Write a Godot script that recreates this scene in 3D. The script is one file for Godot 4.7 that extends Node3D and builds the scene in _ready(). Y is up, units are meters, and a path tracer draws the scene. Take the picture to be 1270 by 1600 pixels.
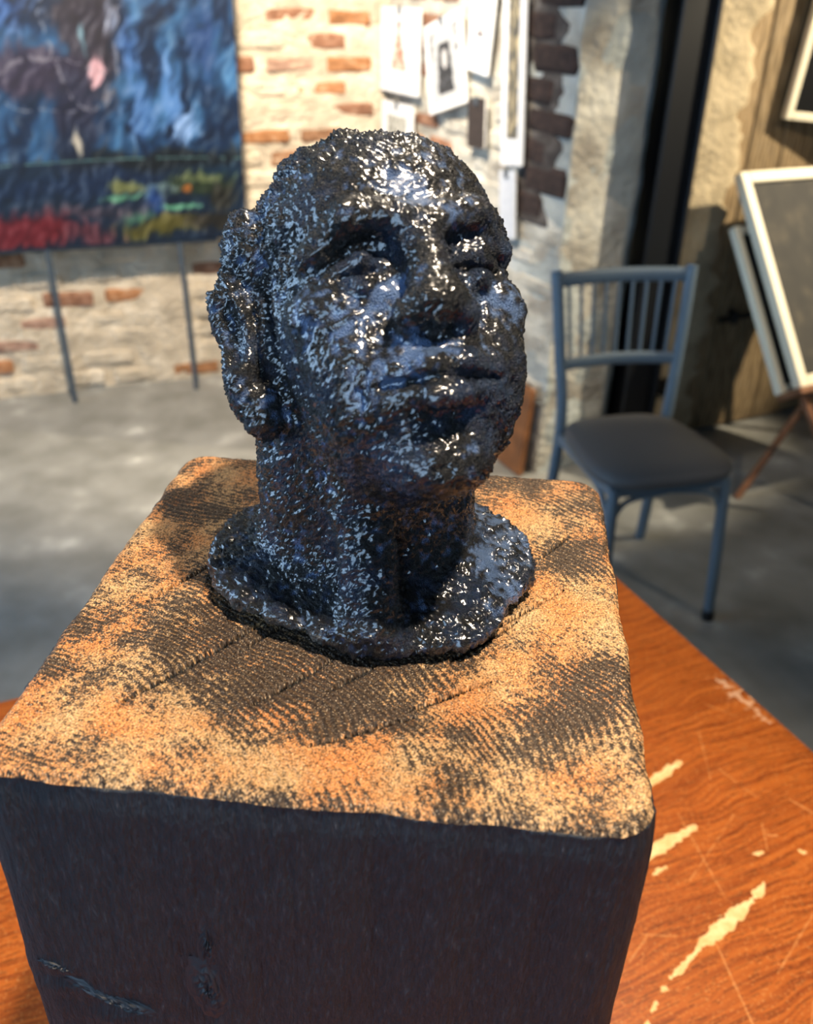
extends Node3D
# A glazed clay head on a charred timber post, in a brick-walled studio. Metres, y up.

var rng := RandomNumberGenerator.new()
const BLOCK_AT := Vector3(-0.023, 0.75, -0.364)
const BLOCK_TURN := -5.2
const BLOCK_H := 0.5
const NECK_AT := Vector3(-0.015, 1.25, -0.385)

# ---------------------------------------------------------------- setup
func _ready() -> void:
	rng.seed = 7
	var cam := Camera3D.new()
	cam.name = "camera"
	cam.position = Vector3(0, 1.5, 0)
	cam.rotation_degrees = Vector3(-29.5, 0, 1.5)
	cam.fov = 58.93
	cam.near = 0.02
	cam.far = 60.0
	var attr := CameraAttributesPhysical.new()
	attr.frustum_focus_distance = 0.43
	attr.frustum_focal_length = 21.24
	attr.exposure_aperture = 5.8
	cam.attributes = attr
	add_child(cam)
	cam.current = true

	var env := Environment.new()
	env.background_mode = Environment.BG_COLOR
	env.background_color = Color(0.55, 0.62, 0.7)
	env.background_energy_multiplier = 0.2
	env.tonemap_mode = Environment.TONE_MAPPER_LINEAR
	env.tonemap_exposure = 1.0
	env.sdfgi_enabled = true
	env.ssao_enabled = true
	env.ssil_enabled = true
	var we := WorldEnvironment.new()
	we.name = "environment"
	we.environment = env
	add_child(we)

	build_materials()
	lamps()
	shell()
	back_wall()
	side_wall()
	end_wall()
	table()
	plinth()
	head()
	painting()
	hang_prints()
	chair()
	easel()
	small_things()

# ---------------------------------------------------------------- helpers
func tag(o: Node, label := "", category := "", group := "", kind := "") -> Node:
	if label: o.set_meta("label", label)
	if category: o.set_meta("category", category)
	if group: o.set_meta("group", group)
	if kind: o.set_meta("kind", kind)
	return o

var taken := {}
func numbered(called: String, parent: Node) -> String:
	var key := [parent.get_instance_id(), called]
	taken[key] = taken.get(key, -1) + 1
	return called if taken[key] == 0 else "%s_%03d" % [called, taken[key]]

func thing(called: String, label: String, category: String, at := Vector3.ZERO, turn := 0.0, group := "") -> Node3D:
	var o := Node3D.new()
	o.name = numbered(called, self)
	add_child(o, true)
	o.position = at
	o.rotation_degrees.y = turn
	tag(o, label, category, group)
	return o

func put(called: String, m: Mesh, material: Material, parent: Node = self, xf := Transform3D()) -> MeshInstance3D:
	var o := MeshInstance3D.new()
	o.name = numbered(called, parent)
	o.mesh = m
	if material: o.material_override = material
	o.transform = xf
	parent.add_child(o, true)
	return o

func mat(c: Color, rough := 0.7, metal := 0.0) -> StandardMaterial3D:
	var m := StandardMaterial3D.new()
	m.albedo_color = c
	m.roughness = rough
	m.metallic = metal
	return m

func fnl(freq: float, sd: int, octaves := 3, kind := FastNoiseLite.TYPE_SIMPLEX_SMOOTH) -> FastNoiseLite:
	var n := FastNoiseLite.new()
	n.noise_type = kind
	n.frequency = freq
	n.seed = sd
	n.fractal_octaves = octaves
	return n

func noise_tex(size: int, n: FastNoiseLite, ramp: Array = [], normal := 0.0) -> NoiseTexture2D:
	var t := NoiseTexture2D.new()
	t.width = size
	t.height = size
	t.seamless = true
	t.noise = n
	if normal > 0.0:
		t.as_normal_map = true
		t.bump_strength = normal
	if ramp.size():
		var g := Gradient.new()
		var offs := PackedFloat32Array()
		var cols := PackedColorArray()
		for r in ramp:
			offs.append(r[0])
			cols.append(r[1])
		g.offsets = offs
		g.colors = cols
		t.color_ramp = g
	return t

func tri_noise(m: StandardMaterial3D, tile: float, world := true) -> StandardMaterial3D:
	m.uv1_triplanar = true
	m.uv1_world_triplanar = world
	m.uv1_scale = Vector3.ONE / tile
	return m

func img_tex(w: int, h: int, bytes: PackedByteArray) -> ImageTexture:
	return ImageTexture.create_from_image(Image.create_from_data(w, h, false, Image.FORMAT_RGB8, bytes))

func face(st: SurfaceTool, a: Vector3, b: Vector3, c: Vector3, d: Vector3, out: Vector3) -> void:
	# a quad a-b-c-d, wound so that it faces «out»
	var n := (c - a).cross(b - a)
	var q := [a, b, c, a, c, d] if n.dot(out) > 0.0 else [a, c, b, a, d, c]
	for p in q: st.add_vertex(p)

func tri(st: SurfaceTool, a: Vector3, b: Vector3, c: Vector3, out: Vector3) -> void:
	var n := (c - a).cross(b - a)
	var q := [a, b, c] if n.dot(out) > 0.0 else [a, c, b]
	for p in q: st.add_vertex(p)

func begin(smooth := false) -> SurfaceTool:
	var st := SurfaceTool.new()
	st.begin(Mesh.PRIMITIVE_TRIANGLES)
	st.set_smooth_group(0 if smooth else 0xFFFFFFFF)
	return st

func done(st: SurfaceTool) -> ArrayMesh:
	st.generate_normals()
	return st.commit()

func box(st: SurfaceTool, size: Vector3, bevel: float, xf := Transform3D(), jitter := 0.0) -> void:
	# a box with chamfered edges: 6 faces, 12 chamfers, 8 corners
	var h := size * 0.5
	var b := minf(bevel, minf(h.x, minf(h.y, h.z)) * 0.9)
	var p := {}
	for sx in [-1, 1]:
		for sy in [-1, 1]:
			for sz in [-1, 1]:
				var s := Vector3(sx, sy, sz)
				for ax in 3:
					var q := h - Vector3(b, b, b)
					q[ax] = h[ax]
					var v := q * s
					if jitter > 0.0: v += Vector3(rng.randf_range(-1, 1), rng.randf_range(-1, 1), rng.randf_range(-1, 1)) * jitter
					p[[sx, sy, sz, ax]] = xf * v
	var c := xf.origin
	for ax in 3:
		var b1 := (ax + 1) % 3
		var b2 := (ax + 2) % 3
		for s in [-1, 1]:
			var k := []
			for uv in [[-1, -1], [1, -1], [1, 1], [-1, 1]]:
				var id := [0, 0, 0]
				id[ax] = s
				id[b1] = uv[0]
				id[b2] = uv[1]
				k.append(p[[id[0], id[1], id[2], ax]])
			face(st, k[0], k[1], k[2], k[3], (k[0] + k[2]) * 0.5 - c)
		for s1 in [-1, 1]:
			for s2 in [-1, 1]:
				var i0 := [0, 0, 0]
				var i1 := [0, 0, 0]
				i0[ax] = -1
				i1[ax] = 1
				i0[b1] = s1
				i1[b1] = s1
				i0[b2] = s2
				i1[b2] = s2
				var a0 = p[[i0[0], i0[1], i0[2], b1]]
				var a1 = p[[i1[0], i1[1], i1[2], b1]]
				var c0 = p[[i0[0], i0[1], i0[2], b2]]
				var c1 = p[[i1[0], i1[1], i1[2], b2]]
				face(st, a0, a1, c1, c0, (a0 + c1) * 0.5 - c)
	for sx in [-1, 1]:
		for sy in [-1, 1]:
			for sz in [-1, 1]:
				var q0 = p[[sx, sy, sz, 0]]
				tri(st, q0, p[[sx, sy, sz, 1]], p[[sx, sy, sz, 2]], q0 - c)

func box_mesh(size: Vector3, bevel: float, jitter := 0.0) -> ArrayMesh:
	var st := begin()
	box(st, size, bevel, Transform3D(), jitter)
	return done(st)

func tube(st: SurfaceTool, pts: Array, radii: Array, seg := 12, flat := 1.0) -> void:
	var rings := []
	var side := Vector3.ZERO
	for i in pts.size():
		var t: Vector3 = (pts[mini(i + 1, pts.size() - 1)] - pts[maxi(i - 1, 0)]).normalized()
		if side == Vector3.ZERO:
			side = t.cross(Vector3.UP if absf(t.y) < 0.9 else Vector3.RIGHT).normalized()
		side = (side - t * side.dot(t)).normalized()
		var up := t.cross(side)
		var ring := []
		for k in seg:
			var a := TAU * k / seg
			ring.append(pts[i] + (side * cos(a) + up * sin(a) * flat) * radii[mini(i, radii.size() - 1)])
		rings.append(ring)
	for i in pts.size() - 1:
		for k in seg:
			var j := (k + 1) % seg
			face(st, rings[i][k], rings[i][j], rings[i + 1][j], rings[i + 1][k], (rings[i][k] + rings[i + 1][j]) * 0.5 - (pts[i] + pts[i + 1]) * 0.5)
	st.set_smooth_group(0xFFFFFFFF)
	var last := pts.size() - 1
	for k in seg:
		var j := (k + 1) % seg
		tri(st, pts[0], rings[0][k], rings[0][j], pts[0] - pts[1])
		tri(st, pts[last], rings[last][k], rings[last][j], pts[last] - pts[last - 1])
	st.set_smooth_group(0)

func tube_mesh(pts: Array, radii: Array, seg := 12, flat := 1.0) -> ArrayMesh:
	var st := begin(true)
	tube(st, pts, radii, seg, flat)
	return done(st)

func smooth_path(pts: Array, steps := 8) -> Array:
	var c := Curve3D.new()
	for i in pts.size():
		var t: Vector3 = (pts[mini(i + 1, pts.size() - 1)] - pts[maxi(i - 1, 0)]) / 6.0
		c.add_point(pts[i], -t, t)
	var r := []
	var n := (pts.size() - 1) * steps
	for i in n + 1: r.append(c.sample(mini(i / steps, pts.size() - 2), float(i - mini(i / steps, pts.size() - 2) * steps) / steps))
	return r

# a flat sheet or panel whose front (+z) face carries a 0..1 texture; sides in a second surface
func panel_mesh(w: float, h: float, d: float, front: Material, sides: Material) -> ArrayMesh:
	var st := begin()
	box(st, Vector3(w, h, d), minf(0.004, d * 0.3))
	var m := done(st)
	m.surface_set_material(0, sides)
	var q := begin()
	var z := d * 0.5 + 0.0006
	var p := [Vector3(-w / 2, h / 2, z), Vector3(w / 2, h / 2, z), Vector3(w / 2, -h / 2, z), Vector3(-w / 2, -h / 2, z)]
	var uv := [Vector2(0, 0), Vector2(1, 0), Vector2(1, 1), Vector2(0, 1)]
	for i in [0, 1, 2, 0, 2, 3]:
		q.set_uv(uv[i])
		q.add_vertex(p[i])
	q.generate_normals()
	q.commit(m)
	m.surface_set_material(1, front)
	return m

func basis_from(u: Vector3, n: Vector3) -> Basis:
	return Basis(u, Vector3.UP, n)

func seg_dist(p: Vector2, a: Vector2, b: Vector2) -> Vector2:
	# (distance, share along)
	var ab := b - a
	var t := clampf((p - a).dot(ab) / maxf(ab.length_squared(), 1e-9), 0.0, 1.0)
	return Vector2((p - a - ab * t).length(), t)

# ---------------------------------------------------------------- materials
var M := {}

func build_materials() -> void:
	M.mortar = tri_noise(mat(Color.WHITE, 0.95), 0.9)
	M.mortar.albedo_texture = noise_tex(512, fnl(0.012, 3, 5), [[0.0, Color(0.56, 0.52, 0.46)], [0.45, Color(0.72, 0.67, 0.59)], [0.7, Color(0.80, 0.75, 0.67)], [1.0, Color(0.87, 0.83, 0.76)]])
	M.mortar.heightmap_enabled = true
	M.mortar.heightmap_texture = noise_tex(512, fnl(0.05, 5, 5))
	M.mortar.heightmap_scale = 1.2
	M.limewash = tri_noise(mat(Color.WHITE, 0.95), 1.1)
	M.limewash.albedo_texture = noise_tex(512, fnl(0.010, 13, 5), [[0.0, Color(0.40, 0.37, 0.34)], [0.35, Color(0.58, 0.56, 0.52)], [0.6, Color(0.72, 0.71, 0.67)], [1.0, Color(0.82, 0.81, 0.78)]])
	M.limewash.heightmap_enabled = true
	M.limewash.heightmap_texture = M.mortar.heightmap_texture
	M.limewash.heightmap_scale = 1.0
	M.plaster = tri_noise(mat(Color.WHITE, 0.95), 1.0)
	M.plaster.albedo_texture = noise_tex(512, fnl(0.009, 23, 5), [[0.0, Color(0.50, 0.51, 0.50)], [0.4, Color(0.60, 0.62, 0.61)], [0.65, Color(0.65, 0.67, 0.66)], [1.0, Color(0.75, 0.77, 0.77)]])
	M.plaster.heightmap_enabled = true
	M.plaster.heightmap_texture = M.mortar.heightmap_texture
	M.plaster.heightmap_scale = 0.8
	M.render = tri_noise(mat(Color.WHITE, 0.95), 0.8)
	M.render.albedo_texture = noise_tex(512, fnl(0.011, 33, 4), [[0.0, Color(0.55, 0.50, 0.40)], [0.5, Color(0.68, 0.62, 0.51)], [1.0, Color(0.76, 0.70, 0.58)]])
	M.render.heightmap_enabled = true
	M.render.heightmap_texture = M.mortar.heightmap_texture
	M.render.heightmap_scale = 0.8
	M.floor = tri_noise(mat(Color.WHITE, 0.55), 1.7)
	M.floor.albedo_texture = noise_tex(1024, fnl(0.006, 43, 6), [[0.0, Color(0.42, 0.42, 0.40)], [0.45, Color(0.49, 0.49, 0.475)], [0.7, Color(0.53, 0.53, 0.515)], [0.85, Color(0.60, 0.60, 0.585)], [1.0, Color(0.74, 0.74, 0.72)]])
	M.floor.heightmap_enabled = true
	M.floor.heightmap_texture = noise_tex(512, fnl(0.03, 6, 5))
	M.floor.heightmap_scale = 0.25
	var grit := noise_tex(256, fnl(0.06, 9, 4))
	var i := 0
	M.bricks = []
	for c in [Color(0.60, 0.41, 0.26), Color(0.55, 0.40, 0.29), Color(0.64, 0.44, 0.29), Color(0.53, 0.37, 0.28), Color(0.61, 0.48, 0.41)]:
		var b := tri_noise(mat(Color.WHITE, 0.95), 0.3)
		b.albedo_texture = noise_tex(256, fnl(0.025, 50 + i, 4), [[0.0, c.darkened(0.35)], [0.45, c], [0.75, c.lightened(0.12)], [0.9, Color(0.74, 0.66, 0.55)]])
		b.heightmap_enabled = true
		b.heightmap_texture = grit
		b.heightmap_scale = 0.5
		M.bricks.append(b)
		i += 1
	M.dark_brick = tri_noise(mat(Color.WHITE, 0.95), 0.3)
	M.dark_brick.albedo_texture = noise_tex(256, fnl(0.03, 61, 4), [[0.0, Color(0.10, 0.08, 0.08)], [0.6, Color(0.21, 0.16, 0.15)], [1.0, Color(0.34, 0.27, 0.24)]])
	M.shell = mat(Color(0.55, 0.55, 0.53), 0.9)
	M.ceiling = mat(Color(0.30, 0.29, 0.28), 0.9)
	M.black_steel = mat(Color(0.035, 0.042, 0.06), 0.42)
	M.iron = mat(Color(0.05, 0.05, 0.055), 0.5)
	M.rod = mat(Color(0.24, 0.28, 0.32), 0.45)
	M.chair_metal = mat(Color(0.37, 0.435, 0.49), 0.45)
	M.chair_seat = mat(Color(0.34, 0.34, 0.345), 0.6)
	M.paper = mat(Color(0.88, 0.88, 0.87), 0.8)
	M.cord = mat(Color(0.65, 0.6, 0.5), 0.9)
	M.cream = mat(Color(0.90, 0.86, 0.76), 0.55)
	M.easel = tri_noise(mat(Color.WHITE, 0.6), 0.12)
	M.easel.albedo_texture = noise_tex(128, fnl(0.02, 71, 3), [[0.0, Color(0.42, 0.26, 0.15)], [1.0, Color(0.60, 0.40, 0.26)]])
	M.canvas_edge = mat(Color(0.20, 0.22, 0.24), 0.8)
	M.lamp_body = mat(Color(0.03, 0.03, 0.03), 0.5)

# ---------------------------------------------------------------- lamps
func track_spot(at: Vector3, target: Vector3, color: Color, energy: float, angle: float, soft: float, size: float, label: String) -> void:
	var o := thing("track_spotlight", label, "spotlight", at, 0.0, "ceiling spotlights")
	var dir := (target - at).normalized()
	var up := Vector3.UP if absf(dir.y) < 0.95 else Vector3.FORWARD
	var b := Basis.looking_at(dir, up)
	var st := begin(true)
	var back := -dir * 0.16
	tube(st, [back, -dir * 0.15, -dir * 0.02, Vector3.ZERO], [size * 0.8, size * 1.1, size * 1.25, size * 1.25], 20)
	put("housing", done(st), M.lamp_body, o)
	put("bracket", tube_mesh([back * 0.5, Vector3(back.x * 0.5, 3.0 - at.y, back.z * 0.5)], [0.012]), M.lamp_body, o)
	var glow := mat(Color(0.9, 0.9, 0.9), 0.5)
	glow.emission_enabled = true
	glow.emission = color
	glow.emission_energy_multiplier = 3.0
	var disc := begin()
	for k in 24:
		var a0 := TAU * k / 24
		var a1 := TAU * (k + 1) / 24
		tri(disc, dir * 0.002, dir * 0.002 + (b.x * cos(a0) + b.y * sin(a0)) * size, dir * 0.002 + (b.x * cos(a1) + b.y * sin(a1)) * size, dir)
	put("lamp_lens", done(disc), glow, o)
	var l := SpotLight3D.new()
	l.name = "spot_beam"
	l.light_color = color
	l.light_energy = energy
	l.spot_angle = angle
	l.spot_angle_attenuation = soft
	l.spot_range = 9.0
	l.spot_attenuation = 2.0
	l.light_size = size
	l.shadow_enabled = true
	o.add_child(l, true)
	l.position = dir * 0.05
	l.basis = b

func window(called: String, at: Vector3, turn: float, w: float, h: float, energy: float, color: Color) -> void:
	var o := Node3D.new()
	o.name = called
	add_child(o, true)
	o.position = at
	o.rotation_degrees.y = turn
	tag(o, "", "", "", "structure")
	var st := begin()
	for s in [-1, 1]:
		box(st, Vector3(0.07, h + 0.14, 0.08), 0.005, Transform3D(Basis(), Vector3(s * (w / 2 + 0.035), 0, 0.0)))
		box(st, Vector3(w, 0.07, 0.08), 0.005, Transform3D(Basis(), Vector3(0, s * (h / 2 + 0.035), 0.0)))
	put("window_frame", done(st), M.black_steel, o)
	var g := mat(Color(0.8, 0.85, 0.9), 0.3)
	g.emission_enabled = true
	g.emission = color
	g.emission_energy_multiplier = 1.2
	for ix in 3:
		for iy in 3:
			put("pane", box_mesh(Vector3(w / 3 - 0.03, h / 3 - 0.03, 0.01), 0.002), g, o, Transform3D(Basis(), Vector3((ix - 1) * w / 3, (iy - 1) * h / 3, -0.01)))
	for k in [-1, 1]:
		put("glazing_bar", box_mesh(Vector3(0.03, h, 0.04), 0.004), M.black_steel, o, Transform3D(Basis(), Vector3(k * w / 6, 0, 0)))
		put("glazing_bar", box_mesh(Vector3(w, 0.03, 0.04), 0.004), M.black_steel, o, Transform3D(Basis(), Vector3(0, k * h / 6, 0)))
	var l := AreaLight3D.new()
	l.name = "daylight"
	l.light_color = color
	l.light_energy = energy
	l.area_size = Vector2(w, h)
	l.area_range = 12.0
	l.area_attenuation = 2.0
	l.shadow_enabled = true
	o.add_child(l, true)
	l.position = Vector3(0, 0, 0.06)
	l.rotation_degrees.y = 180.0

func lamps() -> void:
	# the spot straight above the block, a little to its side
	track_spot(Vector3(0.41, 2.85, -0.14), Vector3(0.12, 1.0, -0.46), Color(1.0, 0.92, 0.81), 7.2, 30.0, 0.5, 0.045, "black ceiling spotlight over the carved timber block")
	track_spot(Vector3(0.12, 2.85, -1.45), Vector3(0.0, 1.25, -0.42), Color(1.0, 0.93, 0.83), 2.8, 22.0, 0.5, 0.045, "black ceiling spotlight behind the clay head, lighting its crown")
	# wall washers over the painting and the brick corner
	track_spot(Vector3(-0.55, 2.85, -1.75), Vector3(-0.85, 0.5, -3.75), Color(1.0, 0.92, 0.81), 16.0, 37.0, 0.7, 0.05, "black ceiling spotlight washing the painting and bare brick wall")
	track_spot(Vector3(-0.45, 2.85, -2.2), Vector3(-0.02, 1.1, -4.0), Color(1.0, 0.94, 0.85), 8.0, 22.0, 0.7, 0.05, "black ceiling spotlight washing the corner of hanging prints")
	# lamp that rakes across the plank door
	track_spot(Vector3(2.95, 2.65, -2.65), Vector3(1.17, 1.0, -3.25), Color(1.0, 0.93, 0.80), 17.0, 20.0, 0.5, 0.03, "black ceiling spotlight raking over the plank door and easel")
	track_spot(Vector3(2.1, 2.85, -0.7), Vector3(1.25, 0.5, -3.1), Color(1.0, 0.92, 0.80), 2.2, 24.0, 0.6, 0.05, "black ceiling spotlight added as weak fill facing the plank door across the chair")  # added fill that lifts the door, chair and floor
	window("window_1", Vector3(-3.95, 1.75, -1.1), 90.0, 2.2, 1.7, 9.0, Color(0.70, 0.85, 1.0))
	window("window_2", Vector3(-1.0, 1.85, 2.2), 180.0, 1.8, 1.5, 6.5, Color(0.70, 0.85, 1.0))

# ---------------------------------------------------------------- room
var U1 := Vector3(0.9304, 0, -0.3665)    # along the painting wall
var N1 := Vector3(0.3665, 0, 0.9304)
var P1 := Vector3(-0.897, 0, -3.854)
var CORNER := Vector3(-0.122, 0, -4.16)
var U2 := Vector3(0.446, 0, 0.895)       # along the print wall, towards the viewer
var N2 := Vector3(-0.895, 0, 0.446)
var PIER := Vector3(0.476, 0, -2.962)
var U3 := Vector3(0.891, 0, -0.454)      # along the pier, post and plank door
var N3 := Vector3(0.454, 0, 0.891)

# a thick wall with an uneven front; ragged moves its far vertical edge in and out
func wall_slab(origin: Vector3, u: Vector3, n: Vector3, s0: float, s1: float, y0: float, y1: float, thick: float, amp: float, step: float, sd: int, ragged := 0.0) -> ArrayMesh:
	var nz := fnl(3.0, sd, 4)
	var rz := fnl(7.0, sd + 1, 5)
	var cols := maxi(2, int((s1 - s0) / step))
	var rows := maxi(2, int((y1 - y0) / step))
	var st := begin(true)
	var idx := func(i: int, j: int) -> int: return j * (cols + 1) + i
	for j in rows + 1:
		var y := lerpf(y0, y1, float(j) / rows)
		var e := s1 + ragged * rz.get_noise_1d(y)
		for i in cols + 1:
			var f := float(i) / cols
			var s := lerpf(s0, e, f)
			var d := nz.get_noise_2d(s, y) * amp
			if ragged > 0.0 and f > 0.88: d -= (f - 0.88) / 0.12 * 0.02
			st.add_vertex(origin + u * s + Vector3.UP * y + n * d)
	for j in rows:
		for i in cols:
			for k in [idx.call(i, j), idx.call(i, j + 1), idx.call(i + 1, j + 1), idx.call(i, j), idx.call(i + 1, j + 1), idx.call(i + 1, j)]:
				st.add_index(k)
	st.generate_normals()
	var m := st.commit()
	# the body behind the face: ends follow the ragged edge
	var b := begin()
	for j in rows:
		var ya := lerpf(y0, y1, float(j) / rows)
		var yb := lerpf(y0, y1, float(j + 1) / rows)
		for f in [0.0, 1.0]:
			var q := []
			for y in [ya, yb]:
				var s := lerpf(s0, s1 + ragged * rz.get_noise_1d(y), f)
				var d := nz.get_noise_2d(s, y) * amp - (0.02 if ragged > 0.0 and f > 0.5 else 0.0)
				q.append(origin + u * s + Vector3.UP * y + n * d)
				q.append(origin + u * s + Vector3.UP * y - n * thick)
			face(b, q[0], q[2], q[3], q[1], u * (1.0 if f > 0.5 else -1.0))
	var c := [origin + u * s0, origin + u * s1]
	face(b, c[0] + Vector3.UP * y0 - n * thick, c[1] + Vector3.UP * y0 - n * thick, c[1] + Vector3.UP * y1 - n * thick, c[0] + Vector3.UP * y1 - n * thick, -n)
	face(b, c[0] + Vector3.UP * y1 - n * thick, c[1] + Vector3.UP * y1 - n * thick, c[1] + Vector3.UP * y1, c[0] + Vector3.UP * y1, Vector3.UP)
	face(b, c[0] + Vector3.UP * y0 - n * thick, c[1] + Vector3.UP * y0 - n * thick, c[1] + Vector3.UP * y0, c[0] + Vector3.UP * y0, Vector3.DOWN)
	b.generate_normals()
	b.commit(m)
	return m

func structure(called: String, m: Mesh, material: Material, parent: Node = self, xf := Transform3D()) -> MeshInstance3D:
	var o := put(called, m, material, parent, xf)
	if parent == self: o.set_meta("kind", "structure")
	return o

func shell() -> void:
	structure("floor", box_mesh(Vector3(9.0, 0.2, 8.4), 0.001), M.floor, self, Transform3D(Basis(), Vector3(-0.2, -0.1, -1.6)))
	structure("ceiling", box_mesh(Vector3(9.0, 0.2, 8.4), 0.001), M.ceiling, self, Transform3D(Basis(), Vector3(-0.2, 3.1, -1.6)))
	structure("wall_left", box_mesh(Vector3(0.2, 3.0, 7.2), 0.001), M.shell, self, Transform3D(Basis(), Vector3(-4.15, 1.5, -1.2)))
	structure("wall_right", box_mesh(Vector3(0.2, 3.0, 8.0), 0.001), M.shell, self, Transform3D(Basis(), Vector3(3.5, 1.5, -1.6)))
	structure("wall_front", box_mesh(Vector3(7.6, 3.0, 0.2), 0.001), M.shell, self, Transform3D(Basis(), Vector3(-0.3, 1.5, 2.4)))

var brick_meshes := []
func brick_field(parent: Node, origin: Vector3, u: Vector3, n: Vector3, t0: float, t1: float, y1: float, sd: int, chooser: Callable) -> void:
	if brick_meshes.is_empty():
		rng.seed = 21
		for k in 6: brick_meshes.append(box_mesh(Vector3(0.215, 0.062, 0.06), 0.011, 0.0045))
	rng.seed = sd
	var row := 0
	var y := 0.045
	while y < y1:
		var t := t0 - (0.12 if row % 2 else 0.0)
		while t < t1 - 0.02:
			var w := rng.randf_range(0.85, 1.0)
			var mid := t + 0.12
			if mid > t0 + 0.05 and mid < t1 - 0.06:
				var pick = chooser.call(mid, y, rng.randf())
				var fill: float = pick[2] if pick.size() > 2 else 1.0
				var b := basis_from(u, n).rotated(n, rng.randf_range(-0.03, 0.03)).scaled_local(Vector3(w * (1.0 + (fill - 1.0) * 0.5), rng.randf_range(0.85, 1.05) * fill, 1))
				put("brick", brick_meshes[rng.randi() % 6], pick[0], parent, Transform3D(b, origin + u * mid + Vector3.UP * (y + rng.randf_range(-0.005, 0.005)) + n * (pick[1] - 0.03)))
			t += 0.243
		y += 0.087
		row += 1

func back_wall() -> void:
	var w := structure("wall_back", wall_slab(P1, U1, N1, -3.6, 0.9, 0.0, 3.0, 0.25, 0.026, 0.035, 101), M.mortar)
	var pick := func(t: float, y: float, r: float) -> Array:
		var bare := 0.62 if y > 0.75 else 0.14
		if r < bare: return [M.bricks[int(r / bare * 4.99)], 0.003 + 0.008 * fmod(r * 37.0, 1.0)]
		return [M.mortar, 0.006 + 0.004 * fmod(r * 53.0, 1.0)]
	brick_field(w, P1, U1, N1, -1.4, 0.83, 1.72, 5, pick)

func side_wall() -> void:
	var w := structure("wall_side", wall_slab(CORNER, U2, N2, -0.2, 1.338, 0.0, 3.0, 0.25, 0.012, 0.04, 131), M.limewash)
	var pick := func(t: float, y: float, r: float) -> Array:
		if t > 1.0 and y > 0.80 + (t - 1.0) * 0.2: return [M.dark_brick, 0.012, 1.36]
		if t < 0.25 and r < 0.5: return [M.bricks[int(r * 9.9)], 0.008]
		if r < 0.13: return [M.bricks[3], 0.006]
		return [M.limewash, 0.004 + 0.005 * r]
	M.dark_mortar = tri_noise(mat(Color.WHITE, 0.95), 0.4)
	M.dark_mortar.albedo_texture = noise_tex(256, fnl(0.02, 63, 4), [[0.0, Color(0.16, 0.14, 0.14)], [0.6, Color(0.27, 0.25, 0.24)], [1.0, Color(0.50, 0.48, 0.46)]])  # dark grey-brown mortar tone laid behind the dark bricks
	structure("dark_mortar_patch", wall_slab(CORNER + N2 * 0.006, U2, N2, 1.02, 1.255, 0.86, 1.75, 0.01, 0.012, 0.02, 141, 0.10), M.dark_mortar, w)
	brick_field(w, CORNER, U2, N2, 0.0, 1.30, 1.72, 15, pick)

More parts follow.
